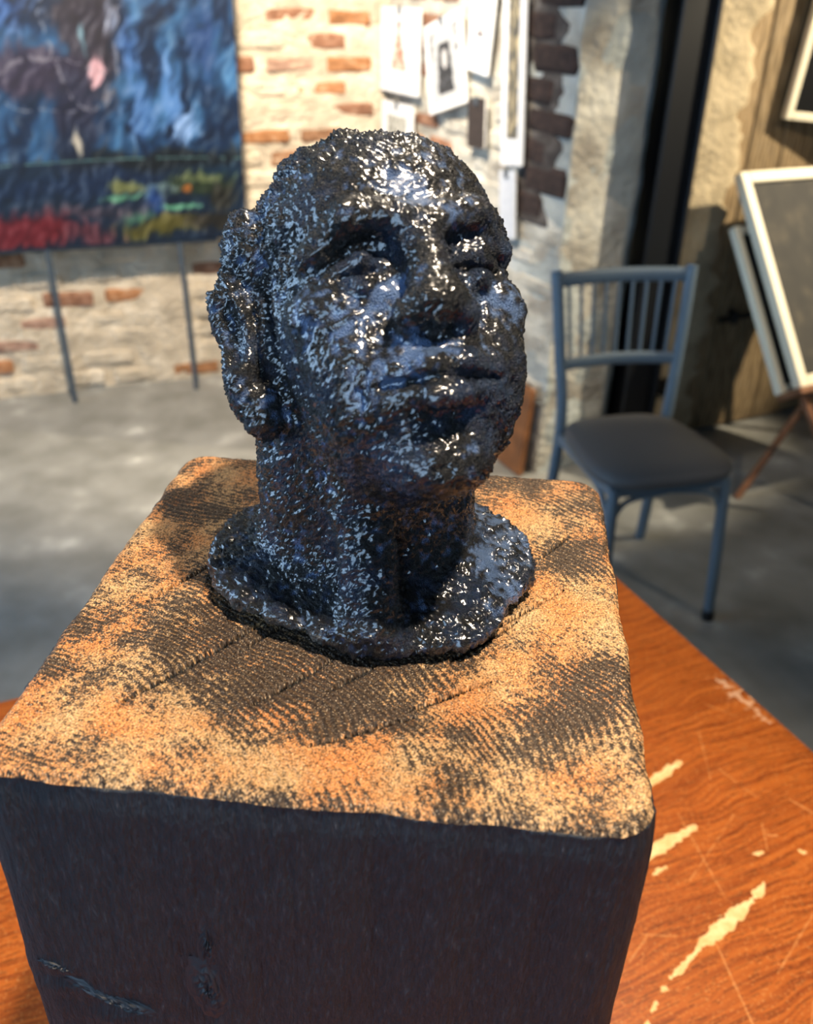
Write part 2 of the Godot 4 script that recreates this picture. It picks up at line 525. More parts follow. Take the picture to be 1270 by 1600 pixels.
func end_wall() -> void:
	# plastered pier, then (beyond the steel post) a rendered pier with a broken edge, then the door
	structure("wall_pier", wall_slab(PIER, U3, N3, 0.0, 0.30, 0.0, 3.0, 0.3, 0.016, 0.03, 151, 0.01), M.plaster)
	structure("wall_render", wall_slab(PIER, U3, N3, 0.455, 0.70, 0.0, 3.0, 0.2, 0.016, 0.02, 171, 0.09), M.render)
	structure("wall_end", wall_slab(PIER - N3 * 0.14, U3, N3, 0.1, 3.3, 0.0, 3.0, 0.2, 0.004, 0.2, 181), M.shell)
	var post := thing("steel_post", "black steel upright between grey pier and pale rendered wall", "post", PIER + U3 * 0.350)
	var bs := basis_from(U3, N3)
	put("front_flange", box_mesh(Vector3(0.15, 3.0, 0.014), 0.002), M.black_steel, post, Transform3D(bs, Vector3.UP * 1.5 + N3 * 0.085))
	put("web", box_mesh(Vector3(0.012, 3.0, 0.15), 0.002), M.black_steel, post, Transform3D(bs, Vector3.UP * 1.5 + N3 * 0.003))
	put("edge_strip", box_mesh(Vector3(0.012, 3.0, 0.03), 0.003), M.black_steel, post, Transform3D(bs, Vector3.UP * 1.5 + U3 * 0.045 + N3 * 0.099))
	# door of upright planks
	var door := Node3D.new()
	door.name = "door_1"
	add_child(door, true)
	door.position = PIER - N3 * 0.075
	tag(door, "", "", "", "structure")
	rng.seed = 77
	var pl := []
	for k in 3:
		var c := [Color(0.54, 0.45, 0.32), Color(0.48, 0.40, 0.28), Color(0.60, 0.50, 0.35)][k] as Color
		var m := mat(Color.WHITE, 0.75)
		m.uv1_triplanar = true
		m.uv1_scale = Vector3(9, 1.1, 9)
		m.albedo_texture = noise_tex(256, fnl(0.03, 90 + k, 5), [[0.0, c.darkened(0.45)], [0.45, c], [1.0, c.lightened(0.18)]])
		m.heightmap_enabled = true
		m.heightmap_texture = noise_tex(256, fnl(0.03, 94 + k, 5))
		m.heightmap_scale = 0.3
		pl.append(m)
	var s := 0.66
	while s < 2.4:
		var w := rng.randf_range(0.125, 0.17)
		put("plank", box_mesh(Vector3(w - 0.004, 2.3, 0.035), 0.004), pl[rng.randi() % 3], door, Transform3D(bs, U3 * (s + w / 2) + Vector3.UP * 1.16 + N3 * rng.randf_range(-0.004, 0.004)))
		s += w
	put("bolt_bar", tube_mesh([U3 * 0.79 + Vector3(0, 0.47, 0) + N3 * 0.04, U3 * 1.08 + Vector3(0, 0.482, 0) + N3 * 0.04], [0.012]), M.iron, door)
	var hook := thing("iron_bolt", "short black iron bolt end on the rendered wall behind the chair", "bolt", PIER + U3 * 0.53 + Vector3.UP * 0.265 + N3 * 0.03)
	put("bolt_rod", tube_mesh([U3 * -0.045, U3 * 0.04], [0.011]), M.iron, hook)
	put("bolt_plate", box_mesh(Vector3(0.045, 0.06, 0.03), 0.004), M.iron, hook, Transform3D(bs, U3 * -0.01 - N3 * 0.012))
	for k in [0.86, 1.0]:
		put("bolt_staple", box_mesh(Vector3(0.02, 0.05, 0.05), 0.004), M.iron, door, Transform3D(bs, U3 * k + Vector3(0, 0.475, 0) + N3 * 0.03))

# ---------------------------------------------------------------- table
var TA := Vector3(0.411, 0, 0.912)
var TB := Vector3(-0.912, 0, 0.411)
var TK := Vector3(0.300, 0.75, -1.19)

func table() -> void:
	var la := 1.35
	var lb := 1.15
	var o := thing("table", "worn orange-brown wooden table with pale chips and scratches under the timber block", "table", Vector3(TK.x, 0, TK.z))
	# local axes: x = away from the edge (TB), z = towards the viewer (TA)
	o.basis = Basis(-TB, Vector3.UP, TA)
	var tw := 1150
	var th := 1350
	var by := PackedByteArray()
	by.resize(tw * th * 3)
	var hb := PackedByteArray()
	hb.resize(tw * th)
	var g1 := fnl(1.0, 201, 2)
	var g2 := fnl(1.0, 202, 2)
	var bl := fnl(0.006, 203, 3)
	var ch := fnl(0.06, 204, 3)
	var chips := [[410, 216, 394, 152, 5.5], [490, 290, 477, 199, 6.5], [612, 345, 586, 272, 3.0], [590, 282, 570, 205, 7.0], [570, 205, 561, 183, 4.5], [510, 281, 507, 262, 2.5], [528, 168, 531, 158, 2.5], [640, 390, 612, 345, 1.6], [596, 150, 600, 140, 2.0], [545, 120, 550, 112, 2.0]]
	var fine := [[594, 271, 669, 294, 0.9], [487, 78, 512, 68, 1.0], [579, 357, 563, 325, 0.9], [455, 205, 560, 230, 0.7], [530, 150, 500, 130, 0.8], [420, 120, 470, 110, 0.6], [640, 240, 600, 150, 0.6], [560, 330, 575, 300, 0.8], [690, 250, 640, 190, 0.6], [515, 136, 520, 128, 1.6], [360, 100, 430, 140, 0.5], [480, 150, 530, 250, 0.5], [330, 60, 360, 40, 0.8]]
	var c1 := Color(0.62, 0.32, 0.11)
	var c2 := Color(0.45, 0.20, 0.06)
	var c3 := Color(0.71, 0.42, 0.17)
	var pale := Color(0.88, 0.76, 0.55)
	var k := 0
	for j in th:
		for i in tw:
			# i: mm along b, j: mm along a
			var warp := bl.get_noise_2d(i, j) * 14.0
			var n := g1.get_noise_2d(i * 0.004, (j + warp) * 0.16)
			var n2 := g2.get_noise_2d(i * 0.012, (j + warp * 0.5) * 0.7)
			var c := c1.lerp(c2, clampf(n * 0.9 + 0.35, 0, 1)).lerp(c3, clampf(n2 * 0.7 + 0.15, 0, 1) * 0.6)
			if n2 < -0.38: c = c.darkened(0.25)
			var hv := 150
			if j > 280 and j < 720 and i < 420:
				var edge := ch.get_noise_2d(i, j)
				var p := Vector2(j, i)
				for q in chips:
					if absf(j - (q[0] + q[2]) * 0.5) < 45.0:
						var d := seg_dist(p, Vector2(q[0], q[1]), Vector2(q[2], q[3]))
						var wd: float = q[4] * (0.55 + 0.9 * sin(PI * clampf(d.y * 0.9 + 0.08, 0, 1))) * 0.8
						if d.x < wd + edge * 4.5 - 0.8:
							c = pale.lerp(Color(0.76, 0.56, 0.32), clampf(edge + 0.3, 0, 1) * 0.6)
							hv = 90
				for q in fine:
					if absf(j - (q[0] + q[2]) * 0.5) < 60.0:
						var d := seg_dist(p, Vector2(q[0], q[1]), Vector2(q[2], q[3]))
						if d.x < q[4] + edge * 0.7:
							c = c.lerp(Color(0.78, 0.55, 0.34), 0.6)
							hv = 110
			if j > 285 and j < 385 and i < 34:
				var sc := ch.get_noise_2d(i * 1.4 + 300.0, j * 1.4) + 0.5 - absf(i - 12.0) / 26.0 - absf(j - 325.0) / 130.0
				if sc > 0.12: c = c.lerp(Color(0.80, 0.66, 0.55), clampf(sc * 1.6, 0, 0.8))
			var sp := ch.get_noise_2d(i * 6.0 + 900.0, j * 6.0)
			if sp > 0.46: c = c.lerp(Color(0.80, 0.60, 0.40), 0.6)
			by[k * 3] = int(clampf(c.r, 0, 1) * 255)
			by[k * 3 + 1] = int(clampf(c.g, 0, 1) * 255)
			by[k * 3 + 2] = int(clampf(c.b, 0, 1) * 255)
			hb[k] = clampi(hv + int(n2 * 25.0), 0, 255)
			k += 1
	var m := mat(Color.WHITE, 0.32)
	m.albedo_texture = img_tex(tw, th, by)
	m.heightmap_enabled = true
	m.heightmap_texture = ImageTexture.create_from_image(Image.create_from_data(tw, th, false, Image.FORMAT_L8, hb))
	m.heightmap_scale = 0.04
	m.texture_repeat = false
	# top board: flat face with its own texture, rounded rim
	var st := begin()
	box(st, Vector3(lb, 0.03, la), 0.004, Transform3D(Basis(), Vector3(-lb / 2, 0.7349, la / 2)))
	var rim := mat(Color(0.42, 0.18, 0.05), 0.4)
	var am := done(st)
	am.surface_set_material(0, rim)
	var q := begin()
	var e := 0.0035
	var ps := [Vector3(-lb + e, 0.75, e), Vector3(-e, 0.75, e), Vector3(-e, 0.75, la - e), Vector3(-lb + e, 0.75, la - e)]
	var uv := [Vector2(1, 0), Vector2(0, 0), Vector2(0, 1), Vector2(1, 1)]
	for n in [0, 1, 2, 0, 2, 3]:
		q.set_uv(uv[n])
		q.set_normal(Vector3.UP)
		q.add_vertex(ps[n])
	q.commit(am)
	am.surface_set_material(1, m)
	put("tabletop", am, null, o)
	var f := begin()
	for s in [0, 1]:
		box(f, Vector3(lb - 0.16, 0.09, 0.022), 0.003, Transform3D(Basis(), Vector3(-lb / 2, 0.675, lerpf(0.08, la - 0.08, s))))
		box(f, Vector3(0.022, 0.09, la - 0.16), 0.003, Transform3D(Basis(), Vector3(-lerpf(0.08, lb - 0.08, s), 0.675, la / 2)))
	put("apron", done(f), rim, o)
	for sx in [0.08, lb - 0.08]:
		for sz in [0.08, la - 0.08]:
			put("leg", box_mesh(Vector3(0.06, 0.72, 0.06), 0.006), rim, o, Transform3D(Basis(), Vector3(-sx, 0.36, sz)))

# ---------------------------------------------------------------- timber block
const BW := 126.5
const BD := 134.5
const BR := 15.0

func rounded(x: float, z: float, w: float, d: float, r: float) -> Vector2:
	# pulls a point of the square -1..1 into a rounded rectangle
	var p := Vector2(x * w, z * d)
	var c := Vector2(clampf(p.x, -w + r, w - r), clampf(p.y, -d + r, d - r))
	var o := p - c
	if o.length() > r: p = c + o.normalized() * r
	return p

func plinth() -> void:
	var o := thing("timber_block", "square charred timber post with scorched end grain carrying the glazed head", "wooden block", BLOCK_AT, BLOCK_TURN)
	var rim_n := fnl(0.03, 301, 3)
	var lump := fnl(0.02, 302, 3)
	var wob := fnl(0.012, 303, 2)
	var fuzz := fnl(0.8, 304, 2)
	var mot := fnl(0.035, 305, 4)
	var fib := fnl(0.22, 306, 3)
	var spk := fnl(0.9, 307, 1)
	var ring_c := Vector2(-160, 246)
	# dark, partly scorched, and clean areas of the end grain: [x, z, radius x, radius z, amount]
	var dark_areas := [[-21, 69, 40, 24, 0.85], [12, 80, 34, 20, 0.75], [-51, 42, 30, 24, 0.75], [20, 52, 40, 16, 0.8], [108, 62, 20, 22, 0.95], [92, 84, 26, 14, 0.7], [108, -93, 22, 24, 0.6], [112, -45, 16, 20, 0.7], [95, -50, 20, 18, 0.6], [70, -120, 30, 16, 0.7], [-95, -66, 26, 16, 0.8], [-60, -120, 50, 10, 0.35], [-40, 121, 12, 8, 0.5], [60, 108, 22, 18, 0.45], [-122, 60, 10, 60, 0.35], [-85, 20, 20, 30, 0.25]]
	var clean := [[-63, 102, 24, 10, 1.0], [-14, 119, 34, 10, 1.0], [54, 74, 22, 12, 0.8], [20, 112, 26, 12, 0.9], [85, -82, 28, 22, 1.2], [104, 4, 24, 24, 1.1], [-106, 112, 24, 22, 0.6], [99, 116, 30, 16, 0.4], [80, 40, 18, 20, 0.8], [-80, -115, 30, 14, 0.4], [72, 62, 14, 12, 0.7], [-116, -20, 12, 40, 0.5]]
	var cracks := [[-84, 95, -38, 32, 1.0], [-31, 89, 0, 51, 0.8], [-1, 75, 18, 54, 0.8], [-3, 107, 36, 86, 0.55], [34, 82, 66, 60, 0.8], [-97, 24, -74, -16, 0.7], [45, 52, 77, 16, 0.7], [-48, 60, -20, 20, 0.5], [88, -40, 106, -66, 0.5], [70, 20, 100, -14, 0.6]]
	var height := func(x: float, z: float) -> float:
		var rr := Vector2(x, z).distance_to(ring_c) + wob.get_noise_2d(x, z) * 9.0
		var ph := fposmod(rr / 3.1, 1.0)
		var h := 0.20 * sin(TAU * ph) * (0.7 + 0.9 * mot.get_noise_2d(x + 50, z))
		h += fib.get_noise_2d(x, z) * 0.40 + fuzz.get_noise_2d(x, z) * 0.30 + lump.get_noise_2d(x, z) * 0.9
		for q in cracks:
			var d := seg_dist(Vector2(x, z), Vector2(q[0], q[1]), Vector2(q[2], q[3]))
			var wd: float = q[4] * (0.35 + 1.1 * sin(PI * clampf(d.y, 0.02, 0.98))) + fib.get_noise_2d(x * 2.0, z * 2.0) * 0.4
			if d.x < wd: h = minf(h, -2.6)
		return h
	# colour of the end grain, 0.3 mm a pixel
	var T := 900
	var by := PackedByteArray()
	by.resize(T * T * 3)
	var tan_c := Color(0.72, 0.575, 0.40)
	var org := Color(0.75, 0.485, 0.275)
	var drk := Color(0.13, 0.10, 0.08)
	var k := 0
	for j in T:
		var z := (float(j) / T - 0.5) * 280.0
		for i in T:
			var x := (float(i) / T - 0.5) * 280.0
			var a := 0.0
			for q in dark_areas:
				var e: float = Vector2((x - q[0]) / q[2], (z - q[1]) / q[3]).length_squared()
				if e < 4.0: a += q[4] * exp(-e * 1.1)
			var cl := 0.0
			for q in clean:
				var e: float = Vector2((x - q[0]) / q[2], (z - q[1]) / q[3]).length_squared()
				if e < 4.0: cl += q[4] * exp(-e * 1.1)
			var rr := Vector2(x, z).distance_to(ring_c) + wob.get_noise_2d(x, z) * 9.0
			var ph := fposmod(rr / 3.1, 1.0)
			var ringy := 0.26 * sin(TAU * ph) + 0.04
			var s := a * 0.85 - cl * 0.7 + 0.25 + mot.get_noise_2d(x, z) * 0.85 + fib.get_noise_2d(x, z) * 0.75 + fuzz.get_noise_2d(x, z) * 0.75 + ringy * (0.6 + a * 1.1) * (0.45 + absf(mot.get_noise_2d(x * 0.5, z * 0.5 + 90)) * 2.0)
			s += 0.35 * smoothstep(-118.0, -140.0, z) + 0.2 * smoothstep(126.0, 136.0, z)
			var crack := 0.0
			for q in cracks:
				if absf(x - (q[0] + q[2]) * 0.5) < 32.0 and absf(z - (q[1] + q[3]) * 0.5) < 40.0:
					var e := seg_dist(Vector2(x, z), Vector2(q[0], q[1]), Vector2(q[2], q[3]))
					if e.x < q[4] * (0.45 + 0.95 * sin(PI * clampf(e.y, 0.02, 0.98))) + fib.get_noise_2d(x * 2.0, z * 2.0) * 0.4: crack = 1.0
			var warm := clampf(0.35 + mot.get_noise_2d(x * 0.6 + 300, z * 0.6) * 1.2 + cl * 0.25, 0, 1)
			var c := tan_c.lerp(org, warm)
			c = c.darkened(clampf(0.12 - fuzz.get_noise_2d(x + 77, z) * 0.75 - fib.get_noise_2d(x + 31, z) * 0.35, 0, 0.6))
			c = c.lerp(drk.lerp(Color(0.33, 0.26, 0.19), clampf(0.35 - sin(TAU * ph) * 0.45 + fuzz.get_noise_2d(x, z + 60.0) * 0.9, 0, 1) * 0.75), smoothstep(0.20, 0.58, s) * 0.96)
			c = c.lerp(Color(0.015, 0.012, 0.012), crack)
			if spk.get_noise_2d(x * 1.3, z * 1.3) > 0.66: c = c.lerp(Color(0.86, 0.78, 0.66), 0.7)
			by[k] = int(clampf(c.r, 0, 1) * 255)
			by[k + 1] = int(clampf(c.g, 0, 1) * 255)
			by[k + 2] = int(clampf(c.b, 0, 1) * 255)
			k += 3
	var top := mat(Color.WHITE, 0.6)
	top.metallic_specular = 0.35
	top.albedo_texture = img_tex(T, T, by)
	top.texture_repeat = false
	top.normal_enabled = true
	top.normal_texture = noise_tex(1024, fnl(0.16, 311, 3), [], 5.0)
	top.normal_scale = 0.7
	# end grain face, a fine grid with relief
	var G := 330
	var vs := PackedVector3Array()
	var ns := PackedVector3Array()
	var us := PackedVector2Array()
	var ix := PackedInt32Array()
	for j in G + 1:
		for i in G + 1:
			var sx := float(i) / G * 2.0 - 1.0
			var sz := float(j) / G * 2.0 - 1.0
			var p := rounded(sx, sz, BW, BD, BR)
			var ed := minf(minf(BW - absf(p.x), BD - absf(p.y)), 30.0)
			var out := Vector2(clampf(p.x, -BW + BR, BW - BR), clampf(p.y, -BD + BR, BD - BR))
			ed = minf(ed, BR - (p - out).length())
			var y: float = height.call(p.x, p.y)
			if ed < 4.5:
				var f := (4.5 - ed) / 4.5
				y = y * (1.0 - f * 0.6) - 2.8 * f * f
			var e2 := p + p.normalized() * rim_n.get_noise_2d(p.x, p.y) * 1.8 * clampf(1.0 - ed / 10.0, 0, 1)
			vs.append(Vector3(e2.x, y, e2.y) * 0.001 + Vector3.UP * BLOCK_H)
			us.append(Vector2(p.x / 280.0 + 0.5, p.y / 280.0 + 0.5))
	for j in G:
		for i in G:
			var a := j * (G + 1) + i
			for d in [a, a + 1, a + G + 2, a, a + G + 2, a + G + 1]: ix.append(d)
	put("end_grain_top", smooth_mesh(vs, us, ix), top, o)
	# charred sides: one skirt round the block, its upper loop on the rim of the top
	var loop := []
	for i in G: loop.append(i)
	for j in G: loop.append(j * (G + 1) + G)
	for i in G: loop.append(G * (G + 1) + G - i)
	for j in G: loop.append((G - j) * (G + 1))
	var sv := PackedVector3Array()
	var su := PackedVector2Array()
	var si := PackedInt32Array()
	var saw := fnl(0.03, 321, 4)
	var fine := fnl(1.0, 322, 3)
	var R := 120
	var L := loop.size()
	# dents in the front face: [x, y, radius x, radius y, depth] in mm, y down from the top
	var dents := [[-43, -112, 8, 22, 2.4], [-86, -132, 16, 6, 2.0], [-104, -118, 12, 4, 1.6]]
	for r in R + 1:
		var dpt := 500.0 * pow(float(r) / R, 1.5)
		for l in L + 1:
			var v: Vector3 = vs[loop[l % L]]
			var p := Vector2(v.x, v.z) * 1000.0
			var dir := (p - Vector2(clampf(p.x, -BW + BR, BW - BR), clampf(p.y, -BD + BR, BD - BR))).normalized()
			if dir == Vector2.ZERO: dir = p.normalized()
			var arc := float(l % L) / L * 1000.0
			var d := 0.0
			if r > 0:
				d = saw.get_noise_3d(p.x, dpt * 0.25, p.y) * 1.6 + fine.get_noise_3d(p.x * 0.35, dpt * 0.02, p.y * 0.35) * 0.45
				d += 1.2 * smoothstep(0.0, 14.0, dpt)
				if p.y > BD - 12.0:
					for q in dents:
						var e: float = Vector2((p.x - q[0]) / q[2], (-dpt - q[1]) / q[3]).length_squared()
						if e < 3.0: d -= q[4] * exp(-e * 1.5)
						elif e < 6.0: d += 0.3
			sv.append(Vector3(v.x + dir.x * d * 0.001, v.y - dpt * 0.001 if r < R else 0.0, v.z + dir.y * d * 0.001))
			su.append(Vector2(float(l) / L * 1.04, dpt / 500.0))
	for r in R:
		for l in L:
			var a := r * (L + 1) + l
			for d in [a, a + L + 2, a + 1, a, a + L + 1, a + L + 2]: si.append(d)
	var side := mat(Color.WHITE, 0.62)
	side.albedo_texture = noise_tex(1024, fnl(0.03, 331, 5), [[0.0, Color(0.045, 0.047, 0.062)], [0.5, Color(0.078, 0.081, 0.102)], [0.70, Color(0.105, 0.108, 0.13)], [0.88, Color(0.18, 0.177, 0.188)], [0.95, Color(0.36, 0.34, 0.33)]])
	side.uv1_scale = Vector3(12.0, 1.3, 1)
	side.heightmap_enabled = true
	side.heightmap_texture = noise_tex(1024, fnl(0.06, 332, 5))
	side.heightmap_scale = 0.06
	put("charred_side", smooth_mesh(sv, su, si), side, o)
	# weathered knots standing a little proud of the front
	var knot_m := mat(Color(0.105, 0.11, 0.13), 0.55)
	var kn := fnl(0.25, 341, 3)
	for q in [[-43.0, -116.0, 10.0, 23.0, 2.0, 4.0], [-41.0, -86.0, 5.0, 22.0, 1.2, -3.0], [-86.0, -131.0, 24.0, 4.5, 2.2, -28.0], [-108.0, -112.0, 10.0, 2.6, 1.4, -12.0]]:
		var kv := PackedVector3Array()
		var ki := PackedInt32Array()
		for r in 17:
			for l in 33:
				var an := TAU * l / 32.0
				var rad := r / 16.0
				var p := Vector2(cos(an) * q[2], sin(an) * q[3]).rotated(deg_to_rad(q[5])) * rad * (1.0 + 0.25 * kn.get_noise_2d(cos(an) * 6.0 + q[0], sin(an) * 6.0))
				var hh: float = q[4] * (1.0 - rad * rad) + kn.get_noise_2d(p.x * 4.0 + q[0], p.y * 3.0) * 2.2 * (1.0 - rad * rad) - 0.6
				kv.append(Vector3(q[0] + p.x, 500.0 + q[1] + p.y, BD + 1.0 + hh) * 0.001)
		for r in 16:
			for l in 32:
				var a: int = r * 33 + l
				for d in [a, a + 34, a + 33, a, a + 1, a + 34]: ki.append(d)
		put("knot", smooth_mesh(kv, PackedVector2Array(), ki), knot_m, o)
	# underside, resting on the table
	put("underside", box_mesh(Vector3(0.235, 0.004, 0.25), 0.001), side, o, Transform3D(Basis(), Vector3(0, 0.003, 0)))

func smooth_mesh(vs: PackedVector3Array, us: PackedVector2Array, ix: PackedInt32Array, cs := PackedColorArray()) -> ArrayMesh:
	var ns := PackedVector3Array()
	ns.resize(vs.size())
	var n := ix.size() / 3
	for t in n:
		var a := ix[t * 3]
		var b := ix[t * 3 + 1]
		var c := ix[t * 3 + 2]
		var f := (vs[c] - vs[a]).cross(vs[b] - vs[a])
		ns[a] += f
		ns[b] += f
		ns[c] += f
	for i in ns.size(): ns[i] = ns[i].normalized()
	var ar := []
	ar.resize(Mesh.ARRAY_MAX)
	ar[Mesh.ARRAY_VERTEX] = vs
	ar[Mesh.ARRAY_NORMAL] = ns
	if us.size(): ar[Mesh.ARRAY_TEX_UV] = us
	if cs.size(): ar[Mesh.ARRAY_COLOR] = cs
	ar[Mesh.ARRAY_INDEX] = ix
	var m := ArrayMesh.new()
	m.add_surface_from_arrays(Mesh.PRIMITIVE_TRIANGLES, ar)
	return m

# ---------------------------------------------------------------- the clay head
# blobs that are joined or carved with soft edges, meshed as surface nets
var s_kind := PackedInt32Array()
var s_sign := PackedFloat32Array()
var s_soft := PackedFloat32Array()
var s_inv: Array[Transform3D] = []
var s_rad := PackedVector3Array()
var s_a := PackedVector3Array()
var s_b := PackedVector3Array()
var s_ra := PackedFloat32Array()
var s_rb := PackedFloat32Array()
var head_xf: Transform3D      # face frame in life-size millimetres -> millimetres round the neck
const HEAD_SCALE := 0.723

func ell(sgn: float, c: Vector3, r: Vector3, k: float, turn := Vector3.ZERO, in_head := true) -> void:
	var b := Basis.from_euler(turn * PI / 180.0)
	var t := Transform3D(b, c)
	var rr := r
	if in_head:
		t = head_xf * t
		t.basis = t.basis.orthonormalized()
		rr = r * HEAD_SCALE
	s_kind.append(0)
	s_sign.append(sgn)
	s_soft.append(k)
	s_inv.append(t.affine_inverse())
	s_rad.append(rr)
	s_a.append(Vector3.ONE / rr)
	s_b.append(Vector3.ZERO)
	s_ra.append(0)
	s_rb.append(0)

func cap(sgn: float, a: Vector3, b: Vector3, ra: float, rb: float, k: float, in_head := true) -> void:
	s_kind.append(1)
	s_sign.append(sgn)
	s_soft.append(k)
	s_inv.append(Transform3D())
	s_rad.append(Vector3.ONE)
	s_a.append(head_xf * a if in_head else a)
	s_b.append((head_xf * b if in_head else b) - (head_xf * a if in_head else a))
	var f := HEAD_SCALE if in_head else 1.0
	s_ra.append(ra * f)
	s_rb.append(rb * f)

func one(i: int, p: Vector3) -> float:
	if s_kind[i] == 0:
		var q := (s_inv[i] * p) * s_a[i]
		var k0 := q.length()
		var k1 := (q * s_a[i]).length()
		return k0 * (k0 - 1.0) / maxf(k1, 1e-6)
	var pa := p - s_a[i]
	var h := clampf(pa.dot(s_b[i]) / s_b[i].length_squared(), 0.0, 1.0)
	return (pa - s_b[i] * h).length() - lerpf(s_ra[i], s_rb[i], h)

func field(p: Vector3, use: PackedInt32Array) -> float:
	var d := 1e3
	for i in use:
		var e := one(i, p)
		var k := s_soft[i]
		if s_sign[i] > 0.0:
			var h := clampf(0.5 + 0.5 * (d - e) / k, 0.0, 1.0)
			d = lerpf(d, e, h) - k * h * (1.0 - h)
		else:
			var h := clampf(0.5 - 0.5 * (d + e) / k, 0.0, 1.0)
			d = lerpf(d, -e, h) + k * h * (1.0 - h)
	return d

func mirror(f: Callable) -> void:
	f.call(-1.0)
	f.call(1.0)

func sculpt() -> void:
	head_xf = Transform3D(Basis.from_euler(Vector3(deg_to_rad(-37.0), deg_to_rad(18.8), deg_to_rad(-1.3))).scaled(Vector3.ONE * HEAD_SCALE), (Vector3(-0.012, 1.371, -0.395) - NECK_AT) * 1000.0)
	# neck and the spread collar of clay it stands on
	cap(1, Vector3(-5, 4, -6), Vector3(-4, 118, -14), 51, 53, 1.0, false)
	ell(1, Vector3(-1, 4, 2), Vector3(60, 28, 58), 14.0, Vector3.ZERO, false)
	ell(1, Vector3(-2, 10, 0), Vector3(76, 7, 71), 8.0, Vector3.ZERO, false)
	ell(1, Vector3(-54, 10.5, 6), Vector3(26, 6.5, 42), 6.0, Vector3(0, 8, 6), false)
	ell(1, Vector3(54, 11, 10), Vector3(24, 7, 40), 6.0, Vector3(0, -6, -5), false)
	ell(1, Vector3(12, 9.5, 53), Vector3(46, 6.5, 24), 6.0, Vector3(6, 0, 0), false)
	cap(1, Vector3(-4, 62, 40), Vector3(2, 14, 66), 13, 12, 10.0, false)
	ell(-1, Vector3(-36, 46, 58), Vector3(14, 26, 11), 10.0, Vector3(20, 0, 0), false)
	ell(-1, Vector3(34, 46, 58), Vector3(15, 26, 11), 10.0, Vector3(20, 0, 0), false)
	# skull, face, jaw
	ell(1, Vector3(0, 36, -12), Vector3(75, 80, 92), 6.0)
	ell(1, Vector3(0, 48, 34), Vector3(60, 46, 52), 14.0)
	ell(1, Vector3(0, -20, 26), Vector3(64, 80, 58), 14.0)
	ell(1, Vector3(0, -70, 38), Vector3(52, 38, 46), 18.0)
	ell(1, Vector3(0, -99, 69), Vector3(27, 18, 20), 12.0)
	mirror(func(s: float) -> void:
		ell(1, Vector3(s * 45, -12, 54), Vector3(22, 17, 24), 12.0)
		ell(1, Vector3(s * 36, -44, 58), Vector3(22, 26, 24), 14.0)
		# brow, socket, eye
		cap(1, Vector3(s * 12, 29, 90), Vector3(s * 34, 33, 83), 8.5, 8.5, 7.0)
		cap(1, Vector3(s * 34, 33, 83), Vector3(s * 56, 20, 62), 8.5, 7.0, 7.0)
		ell(-1, Vector3(s * 32, 12 if s < 0 else 9, 92), Vector3(21, 13 if s < 0 else 10, 17 if s < 0 else 13), 6.0, Vector3(0, s * 14, 0))
		ell(1, Vector3(s * 32, 5, 69), Vector3(16, 9, 12), 3.0)
		if s > 0: ell(1, Vector3(32, 15, 76), Vector3(17, 7, 10), 4.0)
		cap(1, Vector3(s * 17, 7, 79), Vector3(s * 32, 10.5, 82), 3.2, 3.6, 3.0)
		cap(1, Vector3(s * 32, 10.5, 82), Vector3(s * 49, 4, 71), 3.6, 3.2, 3.0)
		cap(1, Vector3(s * 18, 2, 80), Vector3(s * 32, -3, 83), 3.0, 3.6, 3.0)
		cap(1, Vector3(s * 32, -3, 83), Vector3(s * 47, 3, 73), 3.6, 3.0, 3.0)
		cap(-1, Vector3(s * 18, 4, 84), Vector3(s * 46, 2.5, 77), 2.6, 2.4, 2.0)
		cap(1, Vector3(s * 20, -10, 80), Vector3(s * 44, -8, 70), 4.5, 5.0, 6.0)
		)
	# nose
	cap(1, Vector3(0, 24, 86), Vector3(0, -18, 101), 9.5, 12.0, 9.0)
	ell(1, Vector3(0, -22, 102), Vector3(16, 12, 13), 5.0)
	mirror(func(s: float) -> void:
		ell(1, Vector3(s * 15, -27, 93), Vector3(10, 9, 12), 4.0)
		ell(-1, Vector3(s * 8, -36, 98), Vector3(5, 4, 7), 2.5)
		cap(-1, Vector3(s * 24, -30, 90), Vector3(s * 40, -62, 78), 3.0, 3.0, 8.0)
		)
	# mouth
	ell(1, Vector3(0, -57, 76), Vector3(37, 29, 23), 10.0)
	cap(-1, Vector3(0, -40, 101), Vector3(0, -48, 102), 2.4, 2.8, 4.0)
	mirror(func(s: float) -> void:
		cap(1, Vector3(s * 29, -58, 84), Vector3(s * 9, -53, 99), 4.5, 5.5, 4.0)
		cap(1, Vector3(s * 25, -62, 85), Vector3(s * 7, -70, 98), 5.0, 6.5, 4.0)
		)
	cap(1, Vector3(-9, -53, 99), Vector3(9, -53, 99), 5.0, 5.0, 4.0)
	cap(1, Vector3(-7, -70, 98), Vector3(7, -70, 98), 6.5, 6.5, 4.0)
	mirror(func(s: float) -> void: cap(-1, Vector3(s * 32, -60, 87), Vector3(0, -61, 107), 2.4, 3.0, 2.5))
	cap(-1, Vector3(-17, -83, 95), Vector3(17, -83, 95), 5.5, 5.5, 7.0)
